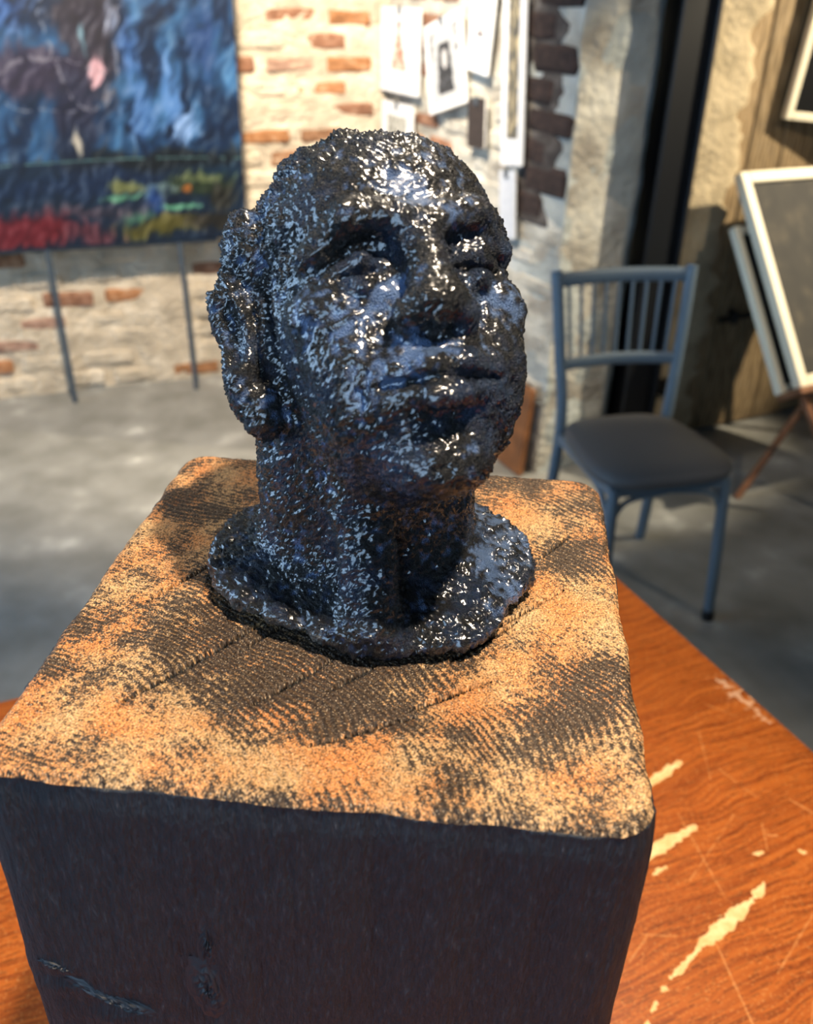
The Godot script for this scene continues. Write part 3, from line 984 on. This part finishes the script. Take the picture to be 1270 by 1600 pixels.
	# ears
	mirror(func(s: float) -> void:
		ell(1, Vector3(s * (86 if s < 0 else 73), -2, -12 if s < 0 else -20), Vector3(12, 46, 26), 4.0, Vector3(-10, s * 20, s * 5))
		ell(1, Vector3(s * (91 if s < 0 else 74), 18, -16), Vector3(13, 20, 21), 4.0)
		ell(1, Vector3(s * 76, 52, -18), Vector3(14, 30, 36), 8.0)
		ell(1, Vector3(s * 76, 30, -34), Vector3(16, 34, 30), 8.0)
		ell(1, Vector3(s * (81 if s < 0 else 66), -46, -2 if s < 0 else -16), Vector3(12, 17, 14), 4.0)
		ell(-1, Vector3(s * 97, 0, 4), Vector3(10, 24, 10), 4.0, Vector3(-10, 0, 0))
		cap(-1, Vector3(s * 72, 30, 20), Vector3(s * 69, -54, 16), 5.0, 5.5, 5.0)
		)
	# cropped hair: a thicker cap with lumps
	rng.seed = 31
	for n in 46:
		var az := rng.randf_range(0.0, TAU)
		var el := rng.randf_range(0.05, 1.5)
		var q := Vector3(cos(el) * sin(az), sin(el), cos(el) * cos(az))
		if q.z > 0.52 and q.y < 0.72: continue
		ell(1, Vector3(0, 36, -12) + q * Vector3(69, 74, 85), Vector3(rng.randf_range(9, 16), rng.randf_range(8, 13), rng.randf_range(9, 16)), 7.0)

func head() -> void:
	sculpt()
	var cell := 1.15
	var B := 6
	var lo := Vector3(-104, -4, -112)
	var hi := Vector3(104, 236, 104)
	var nb := Vector3i(((hi - lo) / (cell * B)).ceil())
	var nx := nb.x * B + 1
	var ny := nb.y * B + 1
	var nz := nb.z * B + 1
	var val := PackedFloat32Array()
	val.resize(nx * ny * nz)
	val.fill(1e9)
	var all := PackedInt32Array(range(s_kind.size()))
	var reach := cell * B * 0.87
	var active: Array[Vector3i] = []
	for bz in nb.z:
		for byy in nb.y:
			for bx in nb.x:
				var c := lo + Vector3(bx + 0.5, byy + 0.5, bz + 0.5) * cell * B
				var d := field(c, all)
				if absf(d) > reach * 2.2: continue
				var use := PackedInt32Array()
				for i in all:
					if absf(one(i, c)) < reach * 2.6 + s_soft[i] * 1.5 or (s_sign[i] > 0.0 and one(i, c) < 0.0): use.append(i)
				active.append(Vector3i(bx, byy, bz))
				for z in B:
					for y in B:
						for x in B:
							var g := Vector3i(bx * B + x, byy * B + y, bz * B + z)
							val[(g.z * ny + g.y) * nx + g.x] = field(lo + Vector3(g) * cell, use)
	var at := PackedInt32Array()
	at.resize(nx * ny * nz)
	at.fill(-1)
	var vs := PackedVector3Array()
	var gn := PackedVector3Array()
	var sx := 1
	var sy := nx
	var sz := nx * ny
	var corner := [0, sx, sy, sx + sy, sz, sx + sz, sy + sz, sx + sy + sz]
	var cp := [Vector3(0, 0, 0), Vector3(1, 0, 0), Vector3(0, 1, 0), Vector3(1, 1, 0), Vector3(0, 0, 1), Vector3(1, 0, 1), Vector3(0, 1, 1), Vector3(1, 1, 1)]
	var edges := [[0, 1], [2, 3], [4, 5], [6, 7], [0, 2], [1, 3], [4, 6], [5, 7], [0, 4], [1, 5], [2, 6], [3, 7]]
	var cells := PackedInt32Array()
	for b in active:
		for z in B:
			for y in B:
				for x in B:
					var g := b * B + Vector3i(x, y, z)
					if g.x >= nx - 1 or g.y >= ny - 1 or g.z >= nz - 1: continue
					var o := (g.z * ny + g.y) * nx + g.x
					var v0 := val[o]
					if absf(v0) > cell * 2.5: continue
					var mask := 0
					var bad := false
					for c in 8:
						var v := val[o + corner[c]]
						if v > 1e8: bad = true
						if v < 0.0: mask |= 1 << c
					if bad or mask == 0 or mask == 255: continue
					var sum := Vector3.ZERO
					var n := 0
					for e in edges:
						if ((mask >> e[0]) & 1) != ((mask >> e[1]) & 1):
							var a := val[o + corner[e[0]]]
							var t := a / (a - val[o + corner[e[1]]])
							sum += cp[e[0]].lerp(cp[e[1]], t)
							n += 1
					at[o] = vs.size()
					cells.append(o)
					vs.append(lo + (Vector3(g) + sum / n) * cell)
					gn.append(Vector3(
						val[o + sx] + val[o + sx + sy] + val[o + sx + sz] + val[o + sx + sy + sz] - val[o] - val[o + sy] - val[o + sz] - val[o + sy + sz],
						val[o + sy] + val[o + sx + sy] + val[o + sy + sz] + val[o + sx + sy + sz] - val[o] - val[o + sx] - val[o + sz] - val[o + sx + sz],
						val[o + sz] + val[o + sx + sz] + val[o + sy + sz] + val[o + sx + sy + sz] - val[o] - val[o + sx] - val[o + sy] - val[o + sx + sy]).normalized())
	var ix := PackedInt32Array()
	var axes := [[sx, sy, sz], [sy, sz, sx], [sz, sx, sy]]
	for o in cells:
		var inside := val[o] < 0.0
		for a in axes:
			var w := val[o + a[0]]
			if (w < 0.0) == inside: continue
			var q0 := at[o]
			var q1 := at[o - a[1]]
			var q2 := at[o - a[1] - a[2]]
			var q3 := at[o - a[2]]
			if q1 < 0 or q2 < 0 or q3 < 0: continue
			if inside:
				for d in [q0, q2, q1, q0, q3, q2]: ix.append(d)
			else:
				for d in [q0, q1, q2, q0, q2, q3]: ix.append(d)
	# gritty, blistered glaze: lumps, drips and grains pushed out along the surface
	var n1 := fnl(0.055, 801, 3)
	var n2 := fnl(0.20, 802, 3)
	var n3 := fnl(0.52, 803, 2)
	var cel := fnl(0.23, 804, 1, FastNoiseLite.TYPE_CELLULAR)
	cel.cellular_return_type = FastNoiseLite.RETURN_DISTANCE
	var pat := fnl(0.028, 805, 3)
	var mot := fnl(0.16, 806, 4)
	var to_face := head_xf.affine_inverse()
	# smooth slate-blue runs of glaze, window reflection painted into the blue, in the face frame: [x, y, z, radius, amount]
	var blue := [[-4, 50, 84, 14, 0.5], [2, 40, 92, 10, 0.7], [-6, 62, 80, 12, 0.3], [-34, -14, 78, 14, 0.8], [-20, -8, 84, 9, 0.7], [30, -12, 80, 16, 0.9], [46, -20, 66, 14, 0.7], [-12, -46, 96, 11, 0.9], [6, -46, 98, 9, 0.9], [-34, -48, 76, 14, 0.5], [-22, -62, 84, 9, 0.6], [26, -46, 84, 9, 0.6], [-56, 70, 20, 16, 0.7], [14, 26, 90, 9, 0.7], [44, -74, 60, 14, 0.4], [-30, -84, 74, 12, 0.4], [10, -96, 84, 10, 0.3], [0, -26, 104, 15, -1.2], [0, -56, 100, 9, -0.5], [0, -74, 102, 11, -0.9], [-32, 16, 84, 17, -1.1], [32, 6, 80, 9, -0.8], [0, -84, 94, 12, -0.8]]  # negative amounts paint shade under nose and lip and in the sockets
	var cs := PackedColorArray()
	cs.resize(vs.size())
	var black := Color(0.008, 0.008, 0.0095)
	var brown := Color(0.012, 0.010, 0.010)
	var slate := Color(0.100, 0.165, 0.31)  # slate glaze, made bluer to carry cool reflected window light
	var navy := Color(0.018, 0.032, 0.065)
	var ash := Color(0.22, 0.21, 0.18)
	for i in vs.size():
		var p := vs[i]
		var f := to_face * p
		var bl := 0.0
		if p.y > 60.0:
			for q in blue:
				var e: float = Vector3(f.x - q[0], f.y - q[1], f.z - q[2]).length() / q[3]
				if e < 2.0: bl += q[4] * exp(-e * e * 1.2)
		elif p.x > 48.0 and p.y < 30.0: bl = 0.4
		var pt := pat.get_noise_3dv(p)
		var m := mot.get_noise_3dv(p)
		var glaze := smoothstep(0.30, 0.85, bl * 1.15 + pt * 0.75 + m * 0.95 + 0.05)
		var grain := 1.0 - glaze * 0.75
		if f.y > -70 and f.z > 40.0: grain *= 0.8
		var hair := smoothstep(66.0, 84.0, f.y - (f.z - 40.0) * 0.15) if absf(f.x) < 62.0 else smoothstep(10.0, 30.0, f.y)
		grain += hair * 0.55
		var d := n1.get_noise_3dv(p) * (1.3 + hair * 1.2) + n2.get_noise_3dv(p) * 0.8 * grain + n3.get_noise_3dv(p) * 1.35 * grain + (0.5 - cel.get_noise_3dv(p)) * 0.7 * grain - 0.4 * glaze
		if p.y < 14.0: d += n1.get_noise_3d(p.x * 1.4, 7.0, p.z * 1.4) * 3.0
		var q := p + gn[i] * d
		if q.y < 1.2: q.y = 1.2 + 0.3 * n2.get_noise_3dv(p)
		vs[i] = q * 0.001
		var c := black.lerp(brown, clampf(pt + 0.4, 0, 1)).lerp(navy, clampf(-pt * 1.4 + m * 0.6, 0, 1))
		c = c.lerp(slate, glaze * 0.85)
		if p.y < 12.0 and p.z > 20.0 and p.x < -20.0: c = c.lerp(ash, clampf(0.6 + m, 0, 1) * smoothstep(12.0, 6.0, p.y))
		cs[i] = c
	var mesh := smooth_mesh(vs, PackedVector2Array(), ix, cs)
	var g := mat(Color.WHITE, 0.5)
	g.vertex_color_use_as_albedo = true
	g.metallic_specular = 0.35
	g.clearcoat_enabled = true
	g.clearcoat = 1.0
	g.clearcoat_roughness = 0.19
	g.uv1_triplanar = true
	g.uv1_scale = Vector3.ONE * 30.0
	g.normal_enabled = true
	var gz := fnl(0.075, 811, 3)
	g.normal_texture = noise_tex(512, gz, [], 26.0)
	g.normal_scale = 1.8
	var o := put("clay_head", mesh, g, self, Transform3D(Basis(), NECK_AT))
	tag(o, "rough glossy blue-black glazed clay head with upturned face on the timber block", "sculpture")

# ---------------------------------------------------------------- painting on its stand
func painting() -> void:
	var W := 1.30
	var H := 1.25
	var tw := 520
	var th := 500
	var by := PackedByteArray()
	by.resize(tw * th * 3)
	var wz := fnl(2.2, 401, 3)
	var s1 := fnl(1.0, 402, 3)
	var s2 := fnl(1.0, 403, 3)
	var hz := fnl(5.0, 404, 3)
	# [X from the right edge, Y above the bottom, radius x, radius y, colour, strength]
	var dabs := [
		[0.52, 0.78, 0.10, 0.24, Color(0.13, 0.11, 0.15), 1.7], [0.70, 0.60, 0.16, 0.07, Color(0.15, 0.12, 0.19), 1.6], [0.60, 0.45, 0.08, 0.16, Color(0.09, 0.10, 0.18), 1.6], [0.62, 0.33, 0.10, 0.08, Color(0.04, 0.09, 0.18), 1.1],
		[0.515, 0.62, 0.028, 0.045, Color(0.78, 0.62, 0.66), 1.4], [0.55, 0.72, 0.016, 0.05, Color(0.35, 0.48, 0.55), 1.0], [0.60, 0.36, 0.018, 0.035, Color(0.62, 0.60, 0.55), 1.1], [0.44, 0.80, 0.02, 0.10, Color(0.5, 0.55, 0.65), 0.7],
		[0.25, 0.52, 0.04, 0.14, Color(0.28, 0.45, 0.68), 1.0], [0.36, 0.46, 0.06, 0.12, Color(0.22, 0.38, 0.60), 0.9], [0.20, 0.42, 0.05, 0.09, Color(0.42, 0.56, 0.76), 0.8], [0.38, 0.66, 0.04, 0.14, Color(0.22, 0.38, 0.62), 0.7], [0.85, 0.80, 0.14, 0.10, Color(0.14, 0.28, 0.52), 0.9], [0.12, 0.70, 0.06, 0.14, Color(0.10, 0.20, 0.38), 0.8],
		[0.30, 0.305, 0.36, 0.035, Color(0.03, 0.06, 0.08), 1.2], [0.55, 0.22, 0.40, 0.05, Color(0.04, 0.11, 0.22), 1.1], [0.10, 0.25, 0.10, 0.04, Color(0.05, 0.14, 0.22), 1.0],
		[0.18, 0.21, 0.13, 0.05, Color(0.12, 0.17, 0.10), 1.2], [0.16, 0.24, 0.08, 0.02, Color(0.32, 0.36, 0.24), 1.0], [0.10, 0.16, 0.06, 0.05, Color(0.09, 0.09, 0.07), 1.2], [0.21, 0.185, 0.022, 0.018, Color(0.55, 0.33, 0.13), 1.3],
		[0.34, 0.20, 0.09, 0.03, Color(0.30, 0.38, 0.40), 1.0], [0.46, 0.21, 0.05, 0.02, Color(0.36, 0.38, 0.22), 1.2], [0.47, 0.175, 0.07, 0.014, Color(0.30, 0.50, 0.40), 1.2], [0.27, 0.12, 0.09, 0.013, Color(0.34, 0.58, 0.46), 1.2], [0.42, 0.10, 0.05, 0.02, Color(0.26, 0.44, 0.36), 1.0], [0.36, 0.15, 0.03, 0.06, Color(0.08, 0.20, 0.42), 1.1],
		[0.32, 0.055, 0.17, 0.035, Color(0.30, 0.28, 0.10), 1.3], [0.10, 0.06, 0.14, 0.04, Color(0.12, 0.11, 0.09), 1.2], [0.62, 0.12, 0.22, 0.03, Color(0.20, 0.17, 0.22), 1.0], [0.88, 0.05, 0.22, 0.065, Color(0.34, 0.05, 0.08), 1.5], [0.60, 0.04, 0.10, 0.04, Color(0.28, 0.13, 0.17), 1.1], [0.47, 0.012, 0.03, 0.012, Color(0.70, 0.42, 0.36), 1.2]]
	var k := 0
	for j in th:
		var y := (1.0 - float(j) / th) * H
		for i in tw:
			var x := (1.0 - float(i) / tw) * W
			var wx := x + wz.get_noise_2d(x * 1.5, y * 1.5) * 0.035 + hz.get_noise_2d(x * 3, y * 3) * 0.008
			var wy := y + wz.get_noise_2d(x * 1.5 + 40, y * 1.5) * 0.035 + hz.get_noise_2d(x * 3 + 60, y * 3) * 0.008
			var a := s1.get_noise_2d((wx + wy * 0.35) * 8.0, (wy - wx * 0.35) * 3.4)
			var b := s2.get_noise_2d((wx + wy * 0.5) * 26.0, (wy - wx * 0.5) * 9.0)
			var c := Color(0.055, 0.16, 0.29).lerp(Color(0.22, 0.40, 0.58), clampf(a * 1.3 + 0.25, 0, 1)).lerp(Color(0.03, 0.065, 0.14), clampf(-a * 1.5 + 0.05, 0, 1) * 0.7)
			if y < 0.31: c = Color(0.035, 0.09, 0.17).lerp(Color(0.05, 0.12, 0.20), clampf(a + 0.5, 0, 1))
			for q in dabs:
				var e: float = Vector2((wx - q[0]) / q[2], (wy - q[1]) / q[3]).length_squared()
				if e < 2.2: c = c.lerp(q[4], clampf((q[5] * exp(-e * 0.9) + b * 0.5 - 0.25) * 1.6, 0, 0.92))
			c = c.lightened(clampf(b * 0.25, 0, 0.3)) if b > 0.0 else c.darkened(clampf(-b * 0.4, 0, 0.4))
			var ln := absf(y - 0.30 - 0.01 * sin(x * 4.0))
			if ln < 0.003 and a > -0.1: c = c.lerp(Color(0.35, 0.5, 0.5), 0.6)
			# pale contour of the swirling figure
			var f1 := absf(Vector2((wx - 0.54) / 0.13, (wy - 0.78) / 0.30).length() - 1.0)
			var f2 := absf(Vector2((wx - 0.66) / 0.19, (wy - 0.56) / 0.09).length() - 1.0)
			if (f1 < 0.03 or f2 < 0.04) and b > -0.08: c = c.lerp(Color(0.5, 0.5, 0.54), 0.5)
			by[k] = int(clampf(c.r, 0, 1) * 255)
			by[k + 1] = int(clampf(c.g, 0, 1) * 255)
			by[k + 2] = int(clampf(c.b, 0, 1) * 255)
			k += 3
	var m := mat(Color.WHITE, 0.42)
	m.albedo_texture = img_tex(tw, th, by)
	m.texture_repeat = false
	m.heightmap_enabled = true
	m.heightmap_texture = noise_tex(256, fnl(0.03, 406, 3))
	m.heightmap_scale = 0.15
	var base := P1 + N1 * 0.14
	var bs := basis_from(U1, N1)
	var o := thing("painting", "large blue abstract painting with a red and green lower band on a metal stand", "painting", base + U1 * 0.17)
	put("canvas", panel_mesh(W, H, 0.04, m, M.canvas_edge), null, o, Transform3D(bs, U1 * (-W / 2) + Vector3.UP * (0.645 + H / 2)))
	var st := thing("picture_stand", "thin dark metal stand with straight legs under the blue painting", "stand", base)
	put("ledge_bar", tube_mesh([U1 * -1.0 + Vector3(0, 0.634, 0), U1 * 0.05 + Vector3(0, 0.634, 0)], [0.010]), M.rod, st)
	for t in [-0.60, -0.10]:
		put("leg", tube_mesh([U1 * t + Vector3(0, 0.634, 0), U1 * (t + 0.01) + Vector3(0, 0.0, 0) + N1 * 0.0], [0.0105]), M.rod, st)
		put("rear_strut", tube_mesh([U1 * t + Vector3(0, 0.634, 0) - N1 * 0.01, U1 * t + Vector3(0, 0.634, 0) - N1 * 0.075, U1 * t + Vector3(0, 1.2, 0) - N1 * 0.075], [0.008]), M.rod, st)

# ---------------------------------------------------------------- prints hung along the side wall
func print_tex(kind: int, w: int, h: int) -> ImageTexture:
	var by := PackedByteArray()
	by.resize(w * h * 3)
	var nz := fnl(0.07, 500 + kind, 4)
	var k := 0
	for j in h:
		var y := float(j) / h
		for i in w:
			var x := float(i) / w
			var n := nz.get_noise_2d(i, j)
			var c := Color(0.86, 0.87, 0.88)
			match kind:
				0: # a figure in a wide reddish gown
					var hw := 0.035 + maxf(0.0, y - 0.24) * 0.36
					if y > 0.22 and y < 0.72 and absf(x - 0.47) < hw + n * 0.06:
						c = Color(0.70, 0.42, 0.36).lerp(Color(0.90, 0.78, 0.72), clampf(n * 1.8 + 0.4, 0, 1))
					if Vector2((x - 0.47) / 0.05, (y - 0.19) / 0.05).length() < 1.0: c = Color(0.55, 0.34, 0.30)
				1: # a dark robed figure inside a printed border
					var brd := x < 0.11 or x > 0.88 or y < 0.10 or y > 0.90
					if not brd:
						c = Color(0.70, 0.71, 0.72)
						if absf(x - 0.5) > 0.28 and y < 0.42: c = c.lerp(Color(0.25, 0.26, 0.28), clampf(n * 2.0 + 0.3, 0, 1))
						var hw := 0.10 + y * 0.14
						if y > 0.26 and y < 0.82 and absf(x - 0.5) < hw + n * 0.05: c = Color(0.16, 0.17, 0.19).lerp(Color(0.45, 0.46, 0.48), clampf(n, 0, 1))
						if Vector2((x - 0.5) / 0.07, (y - 0.44) / 0.11).length() < 1.0: c = Color(0.74, 0.74, 0.74)
				2: # a small upright reddish figure
					if y > 0.30 and y < 0.62 and absf(x - 0.5) < 0.05 + n * 0.04: c = Color(0.55, 0.40, 0.38)
					if y > 0.56 and y < 0.62 and absf(x - 0.5) < 0.16: c = c.lerp(Color(0.35, 0.36, 0.38), 0.7)
				3: # a tall dark landscape strip with a wide border
					if x > 0.26 and x < 0.76 and y > 0.03 and y < 0.84: c = Color(0.28, 0.28, 0.27).lerp(Color(0.72, 0.66, 0.52), clampf(n * 1.6 + 0.35, 0, 1))
				4:
					if x > 0.18 and x < 0.82 and y > 0.15 and y < 0.85: c = Color(0.50, 0.50, 0.47).lerp(Color(0.75, 0.75, 0.72), clampf(n * 1.5 + 0.5, 0, 1))
				5:
					c = Color(0.14, 0.12, 0.12).lerp(Color(0.24, 0.20, 0.19), clampf(n + 0.4, 0, 1))
				6:
					c = Color(0.80, 0.82, 0.85).lerp(Color(0.72, 0.74, 0.78), clampf(n + 0.4, 0, 1))
			by[k] = int(c.r * 255)
			by[k + 1] = int(c.g * 255)
			by[k + 2] = int(c.b * 255)
			k += 3
	return img_tex(w, h, by)

func hang_prints() -> void:
	var bs := Basis(U2, Vector3.UP, N2)
	# [centre along the wall, centre height, width, height, lean in degrees, label]
	var list := [
		[0.185, 1.322, 0.35, 0.30, 0.0, "white print of a figure in a wide reddish gown, nearest the brick corner"],
		[0.565, 1.300, 0.29, 0.30, 14.0, "white-bordered print of a dark robed figure hanging askew"],
		[0.812, 1.430, 0.155, 0.285, -6.0, "high white print with a small upright reddish figure"],
		[1.035, 1.290, 0.135, 0.53, 6.0, "tall narrow pale-framed print beside the bare dark bricks"],
		[0.170, 0.985, 0.29, 0.30, 0.0, "pale-framed grey print directly below the reddish gown print"],
		[0.815, 1.130, 0.12, 0.16, 4.0, "small dark card on the wall below the high white print"],
		[1.055, 0.900, 0.10, 0.22, 8.0, "plain bluish white sheet hanging below the tall narrow print"]]
	for i in list.size():
		var q: Array = list[i]
		var tex := mat(Color.WHITE, 0.75)
		tex.albedo_texture = print_tex(i, 96, 128)
		tex.texture_repeat = false
		var o := thing("art_print", q[5], "print", CORNER + U2 * q[0] + Vector3.UP * q[1] + N2 * 0.035, 0.0, "prints hung on the side wall")
		var b := bs.rotated(N2, deg_to_rad(q[4]))
		put("sheet", panel_mesh(q[2], q[3], 0.008, tex, M.paper), null, o, Transform3D(b, Vector3.ZERO))
		var top: Vector3 = b * Vector3(0, q[3] / 2 - 0.01, 0.006)
		put("hanging_cord", tube_mesh([top, top + Vector3(0, [0.28, 0.28, 0.28, 0.28, 0.03, 0.03, 0.02][i], 0)], [0.0022], 6), M.cord, o)
		put("clip", box_mesh(Vector3(0.018, 0.03, 0.016), 0.003), M.rod, o, Transform3D(b, top))

# ---------------------------------------------------------------- chair
func chair() -> void:
	var o := thing("chair", "dark blue-grey metal chair with spindle back by the steel post", "chair", Vector3(0.64, 0, -2.25), 15.0)
	var mm: Material = M.chair_metal
	# cushion: rounded square, domed
	var st := begin(true)
	var N := 48
	var prof := [[0.0, 0.478], [0.6, 0.474], [0.9, 0.466], [0.985, 0.456], [1.0, 0.444], [0.985, 0.432], [0.9, 0.428], [0.0, 0.428]]
	var rings := []
	for pr in prof:
		var ring := []
		for k in N:
			var a := TAU * k / N
			var cx := pow(absf(cos(a)), 0.55) * signf(cos(a))
			var cz := pow(absf(sin(a)), 0.55) * signf(sin(a))
			var zz: float = cz * 0.205 * pr[0]
			ring.append(Vector3(cx * (0.195 + 0.015 * cz) * pr[0], pr[1], zz))
		rings.append(ring)
	for r in prof.size() - 1:
		for k in N:
			var j := (k + 1) % N
			if r == 0: tri(st, Vector3(0, 0.478, 0), rings[1][k], rings[1][j], Vector3.UP)
			elif r == prof.size() - 2: tri(st, Vector3(0, 0.428, 0), rings[r][k], rings[r][j], Vector3.DOWN)
			else: face(st, rings[r][k], rings[r][j], rings[r + 1][j], rings[r + 1][k], (rings[r][k] + rings[r + 1][j]) * 0.5 - Vector3(0, 0.45, 0))
	put("seat", done(st), M.chair_seat, o)
	var ap := begin()
	for s in [-1, 1]:
		box(ap, Vector3(0.35, 0.03, 0.018), 0.003, Transform3D(Basis(), Vector3(0, 0.414, s * 0.165)))
		box(ap, Vector3(0.018, 0.03, 0.33), 0.003, Transform3D(Basis(), Vector3(s * 0.165, 0.414, 0)))
	put("seat_frame", done(ap), mm, o)
	var tops := {}
	for s in [-1, 1]:
		var p := smooth_path([Vector3(s * 0.175 + 0.01, 0.0, -0.235), Vector3(s * 0.168 + 0.015, 0.42, -0.205), Vector3(s * 0.185 + 0.018, 0.64, -0.232), Vector3(s * 0.205 + 0.02, 0.868, -0.275)])
		put("back_post", tube_mesh(p, [0.0165], 14), mm, o)
		put("front_leg", tube_mesh([Vector3(s * 0.16, 0.42, 0.165), Vector3(s * 0.165, 0.21, 0.19), Vector3(s * 0.165, 0.0, 0.215)], [0.0165, 0.0155, 0.0145], 14), mm, o)
		put("foot_cap", tube_mesh([Vector3(s * 0.165, 0.0, 0.215), Vector3(s * 0.165, 0.028, 0.211)], [0.017], 14), M.iron, o)
		tops[s] = p
	var rail := begin(true)
	var pr := []
	for k in 13:
		var f := k / 12.0
		pr.append(Vector3(lerpf(-0.185, 0.225, f), 0.842, -0.270 - 0.03 * sin(PI * f)))
	tube(rail, pr, [0.010], 12, 2.1)
	put("top_rail", done(rail), mm, o)
	var rail2 := begin(true)
	var pr2 := []
	for k in 13:
		var f := k / 12.0
		pr2.append(Vector3(lerpf(-0.168, 0.200, f), 0.612, -0.228 - 0.03 * sin(PI * f)))
	tube(rail2, pr2, [0.009], 12, 2.1)
	put("lower_rail", done(rail2), mm, o)
	for k in 9:
		var f := (k + 1) / 10.0
		var a := Vector3(lerpf(-0.168, 0.200, f), 0.612, -0.228 - 0.03 * sin(PI * f))
		var b := Vector3(lerpf(-0.185, 0.225, f), 0.842, -0.270 - 0.03 * sin(PI * f))
		put("spindle", tube_mesh([a, b], [0.0052], 8), mm, o)
	# curved braces under the seat
	for s in [-1, 1]:
		put("brace", tube_mesh(smooth_path([Vector3(s * 0.158, 0.33, 0.172), Vector3(s * 0.12, 0.385, 0.17), Vector3(0.0, 0.405, 0.17)]), [0.008], 10), mm, o)
		put("brace", tube_mesh(smooth_path([Vector3(s * 0.164, 0.33, 0.165), Vector3(s * 0.166, 0.39, 0.1), Vector3(s * 0.166, 0.405, 0.0)]), [0.008], 10), mm, o)

# ---------------------------------------------------------------- easel and framed pictures
func framed(called: String, label: String, at: Vector3, b: Basis, w: float, h: float, bar: float, depth: float, inside: Material, group := "") -> Node3D:
	# at = its upper left front corner
	var o := thing(called, label, "framed picture", at, 0.0, group)
	var xf := Transform3D(b, Vector3.ZERO)
	for s in [0, 1]:
		put("frame_bar", box_mesh(Vector3(bar, h, depth), 0.003), M.cream, o, xf * Transform3D(Basis(), Vector3(lerpf(bar / 2, w - bar / 2, s), -h / 2, -depth / 2)))
		put("frame_bar", box_mesh(Vector3(w - bar * 2, bar, depth), 0.003), M.cream, o, xf * Transform3D(Basis(), Vector3(w / 2, -lerpf(bar / 2, h - bar / 2, s), -depth / 2)))
	put("picture_panel", panel_mesh(w - bar * 2 + 0.006, h - bar * 2 + 0.006, 0.008, inside, M.canvas_edge), null, o, xf * Transform3D(Basis(), Vector3(w / 2, -h / 2, -depth * 0.5)))
	return o

func easel() -> void:
	var dark := mat(Color.WHITE, 0.75)
	dark.albedo_texture = noise_tex(256, fnl(0.02, 601, 4), [[0.0, Color(0.06, 0.055, 0.05)], [0.55, Color(0.13, 0.12, 0.10)], [1.0, Color(0.27, 0.24, 0.19)]])
	var black := mat(Color(0.045, 0.045, 0.045), 0.35)
	# the big frame leans back: its side runs from the upper corner down towards the viewer
	var top := Vector3(1.058, 1.036, -3.127)
	var down := Vector3(0, -0.590, 0) + N3 * 0.433
	var hgt := down.length()
	var up := -down.normalized()
	var b := Basis(U3, up, U3.cross(up))
	framed("framed_picture", "cream-framed dark picture leaning back on the wooden easel, in front", top, b, 0.62, hgt, 0.037, 0.035, dark, "framed pictures by the plank door")
	var in_n := b.z
	framed("framed_picture", "smaller cream-framed picture tucked behind the other on the easel", top - in_n * 0.065 - b.y * 0.155 - b.x * 0.022, b, 0.50, hgt - 0.155, 0.028, 0.03, dark, "framed pictures by the plank door")
	# the framed picture higher up
	var o := framed("framed_picture", "upright cream-framed black picture above the easel", Vector3(1.298, 1.69, -3.38), Basis.from_euler(Vector3(0, deg_to_rad(12.0), deg_to_rad(-4.5))), 0.42, 0.52, 0.026, 0.03, black, "framed pictures by the plank door")
	put("hanging_cord", tube_mesh([Vector3(0.21, 0.0, -0.03), Vector3(0.21, 0.5, -0.20)], [0.003], 6), M.cord, o)
	# easel
	var e := thing("easel", "brown wooden easel holding the leaning framed pictures", "easel", Vector3(1.45, 0, -2.95))
	var w := Vector3(1.45, 0, -2.95)
	var tray_c := top + down + U3 * 0.30
	put("leg", tube_mesh([Vector3(1.158, 0.0, -2.813) - w, tray_c + U3 * 0.05 - N3 * 0.15 + Vector3(0, 0.02, 0) - w], [0.013], 8), M.easel, e)
	put("leg", tube_mesh([Vector3(1.50, 0.0, -2.66) - w, top + down + U3 * 0.02 - N3 * 0.035 - w, top + down * 0.2 + U3 * 0.24 - N3 * 0.14 - w], [0.014], 8), M.easel, e)
	put("leg", tube_mesh([Vector3(1.95, 0.0, -2.85) - w, top + down * 0.2 + U3 * 0.36 - N3 * 0.14 - w], [0.014], 8), M.easel, e)
	put("rear_leg", tube_mesh([Vector3(1.72, 0.0, -3.35) - w, top + down * 0.2 + U3 * 0.30 - N3 * 0.16 - w], [0.013], 8), M.easel, e)
	put("tray", box_mesh(Vector3(0.66, 0.022, 0.10), 0.003), M.easel, e, Transform3D(b, tray_c - w - b.y * 0.012 - in_n * 0.03))

func small_things() -> void:
	var bs := Basis(U2, Vector3.UP, N2)
	var wood := tri_noise(mat(Color.WHITE, 0.6), 0.15)
	wood.albedo_texture = noise_tex(128, fnl(0.02, 701, 3), [[0.0, Color(0.36, 0.22, 0.12)], [1.0, Color(0.56, 0.36, 0.20)]])
	var o := thing("wooden_board", "orange-brown wooden board leaning upright against the whitewashed side wall", "board", CORNER + U2 * 1.235 + N2 * 0.07)
	var lean := Basis(U2, Vector3.UP, N2).rotated(U2, deg_to_rad(-4.0))
	put("board", box_mesh(Vector3(0.20, 0.33, 0.022), 0.003), wood, o, Transform3D(lean, Vector3(0, 0.167, 0) - N2 * 0.01))
